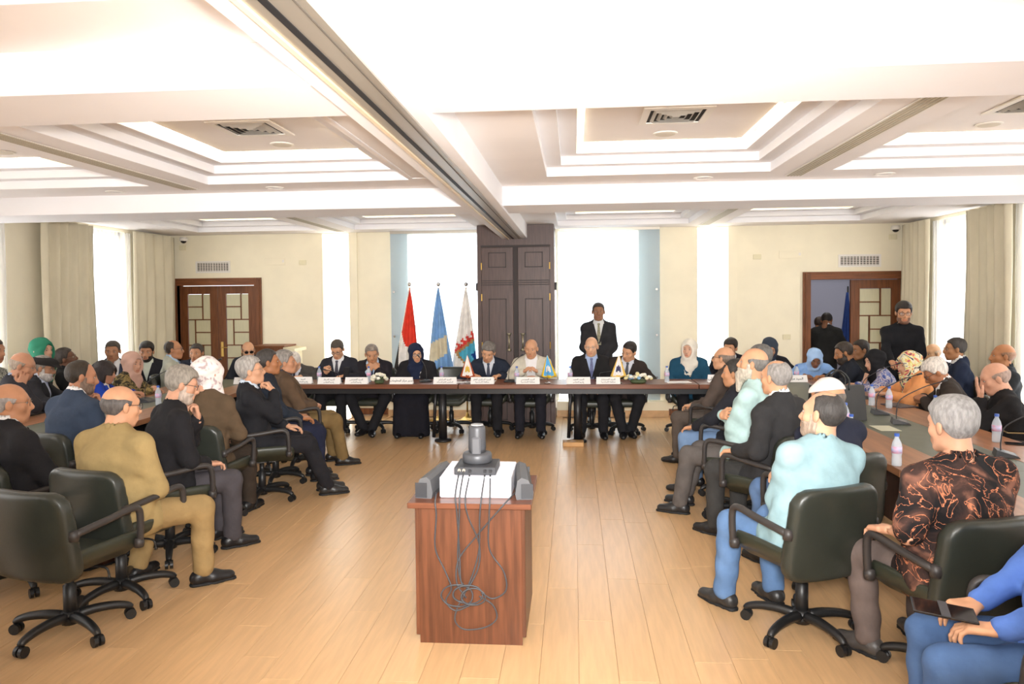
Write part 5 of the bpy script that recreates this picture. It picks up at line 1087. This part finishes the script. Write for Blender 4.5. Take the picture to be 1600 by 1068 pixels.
# cables hanging down the cabinet's back
M_cable = mat('grey_cable', '#44464a', 0.5)
fy = LY0 - 0.012; xo = cxl
hubx, hz = cxl + 0.015, TZ + 0.14; ey0 = cyl - 0.06 - 0.125; edge = LY0 - 0.05
def cab(pts, lab):
    m = MB().tube(curve_pts(pts, 7), 0.0042, 6); o = m.build('cable', M_cable, None, True); tag(o, lab, 'cable', 'cables hanging from the cabinet'); return o
def loop(cx_, cz, rx, rz_, turns, ph, dy=0.0):
    return [(cx_ + rx * math.cos(ph + a), fy - 0.006 - dy - 0.004 * (i % 3), cz + rz_ * math.sin(ph + a)) for i, a in enumerate(np.linspace(0, 2 * math.pi * turns, int(7 * turns) + 1))]
K = -0.605 + (cxl + 0.56)
cab([(hubx - 0.085, ey0, hz), (hubx - 0.082, edge, TZ + 0.05), (cxl - 0.06, edge, 0.72), (cxl - 0.055, fy, 0.5), (cxl - 0.05, fy - 0.01, 0.36)] + loop(cxl - 0.07, 0.27, 0.085, 0.06, 1.6, 1.2), 'grey cable from the hub’s left plug, looping low on the cabinet')
cab([(hubx - 0.06, ey0, hz), (hubx - 0.058, edge, TZ + 0.05), (cxl - 0.048, edge, 0.70), (cxl - 0.065, fy, 0.45), (cxl - 0.04, fy - 0.012, 0.33)] + loop(cxl - 0.01, 0.28, 0.08, 0.05, 1.5, 1.5, 0.008), 'grey cable from the hub’s second plug, coiled in the tangle')
cab([(hubx - 0.028, ey0, hz - 0.02), (hubx - 0.03, edge, TZ + 0.03), (cxl + 0.0, edge, 0.70), (cxl + 0.05, fy, 0.55), (cxl + 0.045, fy, 0.42), (cxl - 0.01, fy - 0.014, 0.31)] + loop(cxl + 0.02, 0.27, 0.065, 0.045, 1.5, 2.0, 0.012), 'grey cable from the middle socket crossing to the right')
cab([(hubx + 0.055, ey0, hz - 0.02), (hubx + 0.056, edge, TZ + 0.04), (cxl + 0.06, edge, 0.70), (cxl + 0.05, fy, 0.52), (cxl + 0.02, fy, 0.40), (cxl - 0.02, fy - 0.01, 0.30), (cxl - 0.07, fy - 0.01, 0.20), (cxl - 0.08, fy - 0.01, 0.13), (cxl - 0.03, fy, 0.085), (cxl + 0.08, fy, 0.10), (cxl + 0.14, fy, 0.15), (cxl + 0.12, fy, 0.22), (cxl + 0.05, fy - 0.01, 0.27)], 'grey cable with the lowest loop, near the foot of the cabinet')
cab([(LX0 + 0.10, cyl - 0.20, TZ + 0.03), (LX0 + 0.12, edge, TZ + 0.012), (LX0 + 0.125, edge, 0.70), (LX0 + 0.11, fy, 0.52), (LX0 + 0.16, fy, 0.40), (cxl - 0.10, fy - 0.008, 0.31), (cxl - 0.13, fy - 0.008, 0.24), (cxl - 0.08, fy - 0.01, 0.19), (cxl + 0.0, fy - 0.01, 0.22)], 'grey cable from the left speakerphone')
cab([(LX1 - 0.06, cyl - 0.2, TZ + 0.03), (LX1 - 0.10, edge, TZ + 0.012), (LX1 - 0.15, edge, 0.72), (cxl + 0.03, fy, 0.58), (cxl - 0.06, fy, 0.46), (cxl - 0.07, fy - 0.01, 0.34), (cxl - 0.02, fy - 0.012, 0.26)], 'grey cable from the right speakerphone slanting to the left')
cab([(hubx + 0.085, ey0, hz - 0.02), (hubx + 0.10, edge, TZ + 0.03), (cxl + 0.11, edge, 0.70), (cxl + 0.105, fy, 0.52), (cxl + 0.18, fy, 0.40), (cxl + 0.19, fy, 0.30), (cxl + 0.12, fy, 0.255), (cxl + 0.06, fy - 0.01, 0.29)], 'grey cable bulging out on the right of the cabinet')

# ---------------------------------------------------------------- flags
def flag(px, lab, m, spread, crest=None, wdt=0.42):
    p = at(px, 444, 1, 10.95); x, zt_ = p[0], p[2]; o = thing('standing_flag', lab, 'flag', (x, 10.95, 0), 0, 'tall flags behind the head table')
    MB().lathe([(0.0, 0), (0.16, 0.0), (0.16, 0.015), (0.10, 0.03), (0.03, 0.07), (0.018, 0.12), (0, 0.12)], n=24).build('base', M_brass, o, True)
    MB().tube([(0, 0, 0.06), (0, 0, zt_ - 0.05)], 0.012, 10).build('pole', M_brass, o, True); v, f = sphere((0, 0, zt_), 0.032, 8); obj('finial', v, [tuple(q) for q in f], M_chrome, o, True)
    # draped cloth: a cone of folds hanging from the pole's top
    n, k = 60, 46; vs = []; z1, z0 = zt_ - 0.06, 0.55; r = random.Random(px)
    for j in range(k + 1):
        t_ = j / k; z = z1 + (z0 - z1) * t_; wd = 0.015 + wdt * t_ ** 0.85
        for i in range(n + 1):
            u_ = i / n - 0.5; x_ = spread * wd * t_ * 0.35 + u_ * wd; y_ = -0.03 - 0.035 * t_ ** 0.6 * math.sin(u_ * 15 + 1.3 * t_ + px) - 0.03 * t_
            vs.append((x_, y_, z + 0.10 * t_ * abs(u_)))
    W = n + 1; N_ = len(vs); vs += [(a, b + 0.006, c_) for a, b, c_ in vs]; fs = []
    for j in range(k):
        for i in range(n):
            q = (j * W + i, (j + 1) * W + i, (j + 1) * W + i + 1, j * W + i + 1); fs += [q, tuple(N_ + w_ for w_ in q[::-1])]
    for j in range(k): fs += [(j * W, N_ + j * W, N_ + (j + 1) * W, (j + 1) * W), (j * W + n, (j + 1) * W + n, N_ + (j + 1) * W + n, N_ + j * W + n)]
    c_ = obj('cloth', vs, fs, m, o, True)
    return o, c_, zt_
def poly(mb, pts, y, th=0.004):
    n = len(pts); mb.add([(a, y, b) for a, b in pts] + [(a, y - th, b) for a, b in pts], [tuple(range(n)), tuple(range(2 * n - 1, n - 1, -1))] + [(i, n + i, n + (i + 1) % n, (i + 1) % n) for i in range(n)]); return mb
def recolor(c_, fn, mats):
    me = c_.data
    for m in mats: me.materials.append(m)
    for p_ in me.polygons: p_.material_index = fn(*p_.center)
fR, fW, fK = fabric('#e0402f', 0.8, 0.1), fabric('#f1ece6', 0.8, 0.1), fabric('#1d1b1c', 0.8, 0.1)
o, c_, zt_ = flag(640, 'red, white and black striped flag on a brass pole, leftmost of three', fW, -0.5)
recolor(c_, lambda x, y, z: 1 if (x - 0.10 * (zt_ - z) < 0.02 and x + 0.20 * (zt_ - z) > 0.02 - 0.45 * max(0, zt_ - z - 0.72) * -1 and z > zt_ - 0.95) else (2 if (x > 0.06 and z < zt_ - 0.62) else (2 if x < -0.17 and z < zt_ - 0.75 else 0)), [fR, fK])
fB = fabric('#7fa9d8', 0.8, 0.1)
o, c_, zt_ = flag(685, 'light blue flag with a pale tower emblem, in the middle of three', fB, 0.3)
fT = fabric('#d9cdb0', 0.8, 0.1)
recolor(c_, lambda x, y, z: 1 if (abs((z - (zt_ - 0.98)) - 0.55 * (x + 0.02)) < 0.15 - 0.1 * max(0, x) and -0.17 < x < 0.13) else (2 if z < 0.70 and x > -0.04 and x < 0.02 else 0), [fT, fabric('#e6c63a', 0.8, 0.1)])
o, c_, zt_ = flag(728, 'white flag with red-crowned blue crest, rightmost of three beside the cabinet', fW, -0.25, wdt=0.44)
crest = MB(); zc = zt_ - 0.98; ca, sa = math.cos(-0.62), math.sin(-0.62)
def rr(pts, ox=0.04, oz=zc): return [(ox + a * ca + b * sa * -1 * -1 * 1.0 * 0 + b * 0.0 - (b * math.sin(0.62) * -1) * 1.0, oz + a * 0.62 * 0.95 * 1.0 * (1) + b * ca) for a, b in pts]
fr2, fy2, fc2, fb2 = fabric('#d5473f'), fabric('#b08a5a'), fabric('#58b4d0'), fabric('#1f3f86')
def crest_fn(x, y, z):
    dx, dz = x - 0.05, z - zc; a = dx * 0.80 + dz * 0.60; b = -dx * 0.60 + dz * 0.80          # turned coordinates: a along the crown, b up
    if abs(a) > 0.20 or b > 0.20 or b < -0.20: return 0
    if b > 0.10: return 1 if (b < 0.14 or int((a + 0.2) / 0.044) % 2 == 0) else 0
    if b > 0.06: return 2
    if b > -0.07 or a < -0.03: return 3 if abs(a) < 0.17 else 2
    return 4
recolor(c_, crest_fn, [fr2, fy2, fc2, fb2])
# dark blue flag in the corridor
p = at(1325, 447, 1, 12.6); o = thing('corridor_flag', 'dark blue furled flag on a pole in the corridor beyond the open door', 'flag', (p[0], 12.6, 0))
MB().tube([(0, 0, 0), (0, 0, p[2])], 0.013, 8).build('pole', M_black, o); MB().lathe([(0.0, 0), (0.14, 0.0), (0.13, 0.03), (0, 0.05)], n=20).build('base', M_black, o)
vs = []; fs = []; n, k = 14, 14
for j in range(k + 1):
    for i in range(n + 1):
        t_ = j / k; u_ = i / n - 0.5; vs.append((-0.02 + u_ * (0.03 + 0.24 * t_), -0.03 - 0.03 * math.sin(u_ * 20 + t_ * 2) * t_, p[2] - 0.1 - 1.05 * t_ + 0.15 * t_ * u_))
for j in range(k):
    for i in range(n): q = (j * (n + 1) + i, (j + 1) * (n + 1) + i, (j + 1) * (n + 1) + i + 1, j * (n + 1) + i + 1); fs.append(q)
cl = obj('cloth', vs, fs, fabric('#27407e', 0.7), o, True); md = cl.modifiers.new('thickness', 'SOLIDIFY'); md.thickness = 0.006

# ---------------------------------------------------------------- podium against the back wall
o = thing('podium', 'brown wooden podium with cream side against the back wall, behind the left inner row', 'podium', (-4.58, 10.95, 0))
MB().bbox(-0.25, 0.22, -0.22, 0.22, 0, 1.13, 0.004).build('body', M_wood, o); MB().bbox(0.222, 0.34, -0.20, 0.22, 0, 1.07, 0.004).build('side_wing', M_cream, o); MB().bbox(-0.27, 0.24, -0.24, 0.24, 1.13, 1.155, 0.003).build('top', M_woodh, o); MB().add([(0.222, -0.24, 1.08), (0.40, -0.24, 1.06), (0.40, 0.24, 1.06), (0.222, 0.24, 1.08), (0.222, -0.24, 1.13), (0.40, -0.24, 1.11), (0.40, 0.24, 1.11), (0.222, 0.24, 1.13)], [(3, 2, 1, 0), (4, 5, 6, 7), (0, 1, 5, 4), (1, 2, 6, 5), (2, 3, 7, 6), (3, 0, 4, 7)]).build('side_shelf', M_cream, o)

# ---------------------------------------------------------------- things on the tables
TB = ZTB + 0.0005
# Arabic lettering, in joined letter shapes
FORMS = {}
def _f(ch_, iso, ini=None, med=None, fin=None): FORMS[ch_] = (iso, ini, med, fin)
base_ = 0xFE8D
_f('ا', 0xFE8D, None, None, 0xFE8E); _f('أ', 0xFE83, None, None, 0xFE84); _f('إ', 0xFE87, None, None, 0xFE88); _f('د', 0xFEA9, None, None, 0xFEAA); _f('ذ', 0xFEAB, None, None, 0xFEAC); _f('ر', 0xFEAD, None, None, 0xFEAE); _f('ز', 0xFEAF, None, None, 0xFEB0); _f('و', 0xFEED, None, None, 0xFEEE); _f('ة', 0xFE93, None, None, 0xFE94); _f('ى', 0xFEEF, None, None, 0xFEF0)
for c_, b_ in (('ب', 0xFE8F), ('ت', 0xFE95), ('ج', 0xFE9D), ('ح', 0xFEA1), ('خ', 0xFEA5), ('س', 0xFEB1), ('ش', 0xFEB5), ('ص', 0xFEB9), ('ط', 0xFEC1), ('ع', 0xFEC9), ('ف', 0xFED1), ('ق', 0xFED5), ('ك', 0xFED9), ('ل', 0xFEDD), ('م', 0xFEE1), ('ن', 0xFEE5), ('ه', 0xFEE9), ('ي', 0xFEF1), ('ظ', 0xFEC5)): _f(c_, b_, b_ + 2, b_ + 3, b_ + 1)
def shape(txt):
    out = []
    for w_ in txt.split(' '):
        r = []
        for i, c_ in enumerate(w_):
            if c_ not in FORMS: r.append(c_); continue
            iso, ini, med, fin = FORMS[c_]; pj = i > 0 and w_[i - 1] in FORMS and FORMS[w_[i - 1]][1] is not None; nj = ini is not None and i + 1 < len(w_) and w_[i + 1] in FORMS
            r.append(chr(med if pj and nj else fin if pj else ini if nj else iso))
        out.append(''.join(r))
    return ' '.join(out)[::-1]
M_ink = mat('print_ink', '#2a2a2e', 0.8); M_card = mat('white_card', '#f4f1ee', 0.75)
FONT = None
def text_mesh(txt, size, m, name, parent, loc, rot):
    cu = bpy.data.curves.new(name, 'FONT'); cu.body = shape(txt); cu.size = size; cu.align_x = 'CENTER'; cu.align_y = 'CENTER'; cu.offset = size * 0.012; cu.resolution_u = 3
    tmp = bpy.data.objects.new('tmp_text', cu); col.objects.link(tmp); dg = bpy.context.evaluated_depsgraph_get(); me = bpy.data.meshes.new_from_object(tmp.evaluated_get(dg)); bpy.data.objects.remove(tmp)
    me.materials.clear(); me.materials.append(m); o = bpy.data.objects.new(name, me); col.objects.link(o); o.parent = parent; o.location = loc; o.rotation_euler = rot; return o
def plate(x, y, lines, lab, rz=0.0, wd=0.30, h=0.085):
    o = thing('name_plate', lab, 'name plate', (x, y, TB), rz, 'white folded name plates')
    # folded card: two sloping sheets
    for s, nm in ((-1, 'front_sheet'), (1, 'rear_sheet')):
        a = MB().add([(-wd / 2, s * 0.035, 0), (wd / 2, s * 0.035, 0), (wd / 2 - 0.004, s * 0.002, h), (-wd / 2 + 0.004, s * 0.002, h), (-wd / 2, s * 0.033, 0), (wd / 2, s * 0.033, 0), (wd / 2 - 0.004, 0, h), (-wd / 2 + 0.004, 0, h)], [(0, 1, 2, 3), (7, 6, 5, 4), (0, 4, 5, 1), (1, 5, 6, 2), (2, 6, 7, 3), (3, 7, 4, 0)]); a.build(nm, M_card, o)
    tilt = math.atan2(h, 0.033)
    for k, (tx, sz) in enumerate(lines):
        f_ = 0.5 if len(lines) == 1 else (0.66, 0.30)[k]
        text_mesh(tx, sz, M_ink, 'lettering', o, (0, -0.035 + 0.033 * f_ - 0.0016, h * f_), (tilt, 0, 0))
    return o
two = lambda a, b: [(a, 0.028), (b, 0.024)]
for px, py, lines, lab in ((510, 601, two('السيد الاستاذ', 'عضو المجلس'), 'white name plate before the man with the phone'), (553, 601, two('السيد المهندس', 'عضو المجلس'), 'white name plate left of the round white flowers'),
        (624, 601, [('مدير مركز المعلومات', 0.036)], 'white name plate with one bold line before the navy headscarf'), (693, 601, two('السيد السكرتير', 'السكرتير العام المساعد'), 'white name plate before the unoccupied head table chair'),
        (752, 601, two('السيد السكرتير العام', 'محافظة الاسكندرية'), 'white name plate before the man writing'), (824, 601, two('السيد المهندس', 'محافظة الاسكندرية'), 'white name plate before the beige blazer and blue flag'),
        (904, 601, two('السيد العميد', 'عضو المجلس'), 'white name plate before the bald man with blue tie'), (951, 601, two('السيد المستشار', 'محافظة الاسكندرية'), 'white name plate left of the blue and white flowers')):
    p = at(px, py, 2, TB); plate(p[0], 9.25, lines, lab)
p = at(1127, 597, 2, TB); plate(p[0], 9.42, [('مدير ادارة البرطلى', 0.046)], 'white name plate with large lettering before the teal blazer', wd=0.33, h=0.095)
p = at(1238, 594, 2, TB); plate(p[0], 9.45, [('السيد مراد', 0.04)], 'white name plate near two bottles on the right table', wd=0.27)
p = at(386, 597, 2, TB); plate(-4.28, 9.25, two('السيد المهندس', 'عضو المجلس'), 'white name plate on the left table beyond the white headscarf')
p = at(470, 600, 2, TB); plate(-3.52, 9.30, two('السيد', 'عضو المجلس'), 'white name plate before the white-haired man hiding his face', wd=0.24)

M_pet = mat('clear_plastic', '#dfe9f2', 0.08, alpha=0.45); M_water = mat('bottle_label', '#b7bfe0', 0.5, color2='#e8a0b8', scale=25); M_capb = mat('blue_cap', '#3d62b8', 0.4)
def bottle_proto():
    o = thing('water_bottle', 'bottle', 'bottle')
    MB().lathe([(0.0, 0), (0.026, 0), (0.030, 0.006), (0.030, 0.05), (0.028, 0.062), (0.031, 0.078), (0.031, 0.128), (0.026, 0.15), (0.013, 0.178), (0.0125, 0.192), (0, 0.192)], n=16).build('bottle_body', M_pet, o, True)
    MB().lathe([(0.0318, 0.082), (0.0318, 0.124)], n=16).build('paper_label', M_water, o, True); MB().lathe([(0.0, 0.188), (0.015, 0.188), (0.015, 0.206), (0, 0.207)], n=14).build('screw_cap', M_capb, o); return o
BP = bottle_proto(); bfirst = [True]
def bottle(px, py, lab, xyz=None):
    p = at(px, py, 2, TB) if xyz is None else xyz
    if bfirst[0]: bfirst[0] = False; BP.location = (float(p[0]), float(p[1]), TB); tag(BP, lab, 'bottle', 'small water bottles')
    else: dup(BP, (p[0], p[1], TB), rnd.random() * 6, lab, 'small water bottles')
for px, py, lab in ((1557, 690, 'water bottle with blue cap before the man pressing his face'), (1461, 654, 'water bottle with blue cap before the white-haired man'), (1389, 637, 'water bottle before the orange jacket, right one of the pair'), (1362, 633, 'water bottle standing nearest the blue floral blouse'),
        (1401, 727, 'water bottle near the inner table edge, left of the coral print shirt'), (1321, 668, 'water bottle beside the light-blue sweatshirt man, farther of two'), (1330, 690, 'water bottle beside the light-blue sweatshirt man, nearer of two')):
    bottle(px, py, lab)
for x, y, lab in ((2.62, 9.55, 'water bottle on the far right table, left one of a pair'), (2.80, 9.55, 'water bottle on the far right table, right one of a pair'), (at(1042, 597, 2, TB)[0], 9.40, 'water bottle left of the teal blazer’s papers'), (at(1099, 600, 2, TB)[0] + 0.42, 9.32, 'water bottle right of the large-lettered plate'), (at(891, 595, 2, TB)[0], 9.40, 'water bottle left of the bald man with blue tie'),
        (at(809, 595, 2, TB)[0], 9.40, 'water bottle before the beige blazer'), (at(700, 590, 2, TB)[0], 9.45, 'water bottle before the unoccupied head table chair'), (at(587, 592, 2, TB)[0], 9.45, 'water bottle behind the round white flowers'), (-3.36, 9.45, 'water bottle before the white-haired man hiding his face'), (-4.35, 7.35, 'water bottle on the left table before the dusty pink headscarf'), (-4.55, 6.55, 'water bottle on the left table before the royal blue jacket'), (-4.25, 8.35, 'water bottle on the left table beside the grey blazer'), (-5.05, 7.0, 'water bottle on the left table before the flat cap man')):
    bottle(0, 0, lab, (x, y))
# gooseneck microphones
M_mic = mat('mic_plastic', '#2b2c30', 0.45); M_mics = mat('mic_slope', '#4a4c50', 0.4)
def mic(x, y, rz, lab, round_=False, reach=0.30, rise=0.26):
    o = thing('gooseneck_microphone', lab, 'microphone', (x, y, TB), rz, 'gooseneck microphones')
    if round_: MB().lathe([(0.0, 0), (0.085, 0), (0.085, 0.012), (0.06, 0.028), (0, 0.030)], n=24).build('base', M_mic, o, True)
    else:
        MB().add([(-0.075, -0.07, 0), (0.075, -0.07, 0), (0.075, 0.07, 0), (-0.075, 0.07, 0), (-0.065, -0.06, 0.012), (0.065, -0.06, 0.012), (0.065, 0.06, 0.045), (-0.065, 0.06, 0.045)], [(3, 2, 1, 0), (4, 5, 6, 7), (0, 1, 5, 4), (1, 2, 6, 5), (2, 3, 7, 6), (3, 0, 4, 7)]).build('base', M_mic, o)
        MB().add([(-0.055, -0.05, 0.0156), (0.055, -0.05, 0.0156), (0.055, 0.01, 0.032), (-0.055, 0.01, 0.032)], [(0, 1, 2, 3)]).build('speaker_panel', M_mics, o)
    pts = curve_pts([(0, 0.03, 0.03), (0, 0.03, 0.10), (0, 0.0, 0.10 + rise * 0.4), (0, -reach * 0.55, 0.10 + rise * 0.8), (0, -reach, 0.10 + rise)], 5)
    MB().tube(pts, 0.0042, 6).build('gooseneck', M_mic, o, True); e, d_ = np.array(pts[-1]), unit(np.array(pts[-1]) - np.array(pts[-2])); MB().tube([e, e + d_ * 0.045], [0.008, 0.0095], 10).build('capsule', M_mic, o, True)
for px, py, rz, lab, rd in ((1375, 646, -100, 'desk microphone on the green strip before the orange jacket', False), (1407, 661, -105, 'desk microphone on the green strip before the white-haired man', False), (1572, 712, -110, 'desk microphone on the green strip nearest the camera', False), (1352, 622, -95, 'desk microphone beside the black handbag', False)):
    p = at(px, py, 2, TB); mic(p[0], p[1], math.radians(rz + 180), lab, rd)
for px, rz, lab in ((654, 35, 'round-based microphone before the navy headscarf'), (811, -35, 'round-based microphone bent to the beige blazer’s mouth'), (533, 60, 'round-based microphone stretching past the man with the phone'), (1205, 10, 'round-based microphone before the bowed woman')):
    p = at(px + (15 if px == 654 else -12 if px == 811 else 0), 594, 2, TB); mic(p[0], 9.46, math.radians(180 + rz), lab, True, 0.22, 0.22 if px != 533 else 0.05)
p = at(905, 590, 2, TB); mic(0.35, 9.5, math.radians(120), 'low dark microphone before the bald man with blue tie', True, 0.3, 0.03)
for x, y, rz, lab in ((-4.7, 6.3, 80, 'desk microphone on the left table before the fist-leaning man'), (-4.65, 8.7, 85, 'desk microphone on the left table before the pale grey blazer'), (-4.62, 7.6, 85, 'desk microphone on the left table before the royal blue jacket')): mic(x, y, math.radians(rz), lab)
# flowers
def flowers(x, y, lab, cols, sx):
    o = thing('flower_arrangement', lab, 'flowers', (x, y, TB)); r = random.Random(int(x * 100))
    MB().lathe([(0.0, 0), (0.05, 0), (0.065, 0.02), (0.06, 0.045), (0, 0.045)], n=16, sx=sx).build('bowl', mat('flower_bowl', '#4c5a3a', 0.6), o, True)
    lm = MB()
    for k in range(26):
        a = r.random() * 6.28; rr_ = 0.05 + 0.06 * r.random(); z = 0.035 + 0.05 * r.random(); c0 = np.array([rr_ * math.cos(a) * sx, rr_ * math.sin(a), z]); d_ = np.array([math.cos(a) * sx, math.sin(a), 0.2]) * 0.045; sd2 = np.array([-math.sin(a), math.cos(a), 0]) * 0.016
        lm.add([c0 - d_ * 0.3, c0 + sd2, c0 + d_, c0 - sd2], [(0, 1, 2, 3)])
    lm.build('leaves', mat('leaf_green', '#55703a', 0.6), o)
    pts = []
    for k in range(26):
        th, a = math.acos(1 - r.random()), r.random() * 6.28; pts.append((0.10 * math.sin(th) * math.cos(a) * sx, 0.085 * math.sin(th) * math.sin(a), 0.045 + 0.075 * math.cos(th), cols[k % len(cols)]))
    for x_, y_, z_, c_ in pts:
        v, f = sphere((0, 0, 0), 0.024, 6); rad = 1 + 0.18 * np.sin(9 * np.arctan2(v[:, 1], v[:, 0])) * (v[:, 2] > -0.01); v = v * rad[:, None] * np.array([1, 1, 0.85]); obj('blossom', v + np.array([x_, y_, z_]), f, fabric(c_, 0.8, 0.1, 0.05), o, True)
p = at(587, 600, 2, TB); flowers(p[0] + 0.02, 9.30, 'round bunch of white flowers on the head table', ['#f3efe0', '#eee8cf'], 1.0)
p = at(1000, 600, 2, TB); flowers(p[0] - 0.01, 9.32, 'low bunch of cream and blue flowers on the head table', ['#f3e9c4', '#f6f2e6', '#8fb7d8', '#efe0a8'], 1.6)
# table flags
def tflag(px, lab, c1, c2, c3, lean_):
    p = at(px, 600, 2, TB); o = thing('table_flag', lab, 'flag', (p[0], 9.30, TB), 0, 'small flags on the head table')
    MB().lathe([(0.0, 0), (0.04, 0), (0.038, 0.012), (0.012, 0.02), (0, 0.02)], n=16).build('base', M_chrome, o, True); MB().tube([(0, 0, 0.01), (0, 0, 0.37)], 0.004, 6).build('pole', M_chrome, o)
    v = []; n, k = 14, 16
    for j in range(k + 1):
        for i in range(n + 1):
            t_, u_ = j / k, i / n - 0.5; wd = 0.01 + 0.19 * t_; v.append((u_ * wd + lean_ * 0.05 * t_, -0.012 - 0.02 * math.sin(u_ * 14) * t_, 0.355 - 0.29 * t_ + 0.05 * abs(u_) * t_))
    f = [(j * (n + 1) + i, (j + 1) * (n + 1) + i, (j + 1) * (n + 1) + i + 1, j * (n + 1) + i + 1) for j in range(k) for i in range(n)]
    c_ = obj('cloth', v, f, fabric(c1, 0.8, 0.1), o, True); md = c_.modifiers.new('thickness', 'SOLIDIFY'); md.thickness = 0.003
    for q in (c2, c3): c_.data.materials.append(fabric(q, 0.8, 0.1))
    for p_ in c_.data.polygons:
        x_, y_, z_ = p_.center; u_ = (x_ - lean_ * 0.05 * (0.355 - z_) / 0.29) / (0.01 + 0.19 * (0.355 - z_) / 0.29)
        p_.material_index = 1 if (abs(u_) > 0.40 or z_ < 0.10) else (2 if abs(u_) < 0.22 and 0.15 < z_ < 0.22 else 0)
tflag(729, 'small red, white and gold flag on the head table beside the man writing', '#f0ece6', '#b0542f', '#e8c25a', 0.0); tflag(855, 'small light blue flag with yellow border on the head table', '#63b1e6', '#f0c93a', '#f4f2ee', 0.4); tflag(968, 'small white flag with gold fringe and dark crest on the head table', '#f1eeee', '#ecc465', '#4d4a6a', -0.2)
# papers, laptop, phones, handbag
def sheet(x, y, w_, h_, rz, lab, m=M_card, th=0.003):
    o = MB().bbox(-w_ / 2, w_ / 2, -h_ / 2, h_ / 2, 0, th, th * 0.3).build('paper_sheet', m); o.location = (float(x), float(y), TB); o.rotation_euler = (0, 0, rz); return tag(o, lab, 'paper')
sheet(at(1060, 597, 2, TB)[0], 9.42, 0.30, 0.21, 0.1, 'loose papers before the teal blazer'); sheet(at(755, 597, 2, TB)[0], 9.52, 0.30, 0.21, 0.0, 'paper under the writing man’s hands'); sheet(at(720, 599, 2, TB)[0], 9.42, 0.22, 0.15, 0.2, 'paper between the unoccupied chair and the man writing'); p = at(1383, 669, 2, TB); sheet(p[0], p[1], 0.16, 0.24, 0.0, 'pale card lying on the green strip of right table', mat('pale_card', '#c9c6ae', 0.7)); p = at(1404, 634, 2, TB); sheet(p[0], p[1], 0.2, 0.26, 0.3, 'notebook before the white-haired man’s hands', mat('dark_cover', '#4a3f42', 0.5), 0.012)
o = thing('laptop', 'grey laptop standing open behind the brown-jacketed man', 'laptop', (2.12, 9.45, TB), 0.0)
MB().bbox(-0.17, 0.17, 0.0, 0.24, 0, 0.016, 0.003).build('keyboard_base', mat('laptop_grey', '#6b635e', 0.45), o); MB().add([(-0.17, 0.0, 0.012), (0.17, 0.0, 0.012), (0.17, -0.05, 0.235), (-0.17, -0.05, 0.235), (-0.17, 0.008, 0.012), (0.17, 0.008, 0.012), (0.17, -0.042, 0.235), (-0.17, -0.042, 0.235)], [(0, 1, 2, 3), (7, 6, 5, 4), (0, 4, 5, 1), (1, 5, 6, 2), (2, 6, 7, 3), (3, 7, 4, 0)]).build('screen_lid', mat('laptop_lid', '#7a706a', 0.4), o)
M_ph = mat('phone_black', '#1b1b1f', 0.2)
def phone(loc, rot, lab, w_=0.075, h_=0.155, m=M_ph, cat='phone'):
    o = thing('tablet' if cat == 'tablet' else 'phone', lab, cat, loc); o.rotation_euler = rot
    MB().bbox(-w_ / 2, w_ / 2, -h_ / 2, h_ / 2, 0, 0.009, 0.002).build('case', m, o); MB().box(-w_ / 2 + 0.005, w_ / 2 - 0.005, -h_ / 2 + 0.008, h_ / 2 - 0.008, 0.009, 0.0094).build('screen', mat('screen_black', '#0d0d10', 0.08), o); return o
p = at(1590, 694, 2, TB); phone(p, (0, 0, 1.2), 'black phone on the right table near the frame edge'); p = at(1588, 676, 2, TB); phone(p, (0, 0, 1.4), 'brown-cased phone on the right table near the frame edge', m=mat('phone_tan', '#8a744c', 0.4)); p = at(1500, 668, 2, TB); phone(p, (0, 0, 1.0), 'black phone under the shaven-headed man’s folded arm')
phone((at(541, 575, 1, 9.62)[0], 9.62, at(541, 582, 1, 9.62)[2]), (math.radians(115), 0, math.radians(180)), 'dark phone held up by the man at the head table’s left')
o = phone((1.36, 2.82, 0.668), (0.08, -0.06, math.radians(72)), 'black tablet case resting on the blue-shirted person’s knees', 0.12, 0.21, cat='tablet'); MB().box(-0.062, 0.062, -0.015, 0.015, 0.0095, 0.013).build('clasp_strap', M_gun, o)
p = at(1318, 640, 2, TB); o = thing('handbag', 'large black handbag with two handles standing on the right table', 'handbag', (float(at(1307, 655, 2, TB)[0]), float(at(1307, 655, 2, TB)[1]), TB), math.radians(6))
hv = [(-0.235, -0.07, 0), (0.235, -0.07, 0), (0.235, 0.07, 0), (-0.235, 0.07, 0), (-0.225, -0.035, 0.30), (0.225, -0.035, 0.30), (0.225, 0.035, 0.30), (-0.225, 0.035, 0.30)]
obj('body', hv, [(3, 2, 1, 0), (4, 5, 6, 7), (0, 1, 5, 4), (1, 2, 6, 5), (2, 3, 7, 6), (3, 0, 4, 7)], leather('#232323'), o)
for s in (-1, 1): MB().tube(curve_pts([(-0.09, s * 0.036, 0.26), (-0.085, s * 0.036, 0.36), (0, s * 0.03, 0.43), (0.085, s * 0.036, 0.36), (0.09, s * 0.036, 0.26)], 5), 0.009, 8).build('handle', leather('#1c1c1c'), o, True)
MB().lathe([(0.0, 0), (0.014, 0), (0.012, 0.006), (0, 0.008)], n=12).build('metal_charm', M_chrome, o).location = (-0.17, -0.06, 0.23)
o = MB().tube(curve_pts([(0.02, 0, 0.005), (0, 0.0, 0.03), (-0.01, 0.0, 0.06), (-0.02, 0.01, 0.08)], 3), [0.05, 0.05, 0.048, 0.045, 0.045, 0.04, 0.035, 0.03, 0.02, 0.01], 10).build('tissue_packet', M_card); o.location = (2.87, 8.05, TB); tag(o, 'crumpled white tissues behind the black handbag', 'tissues')
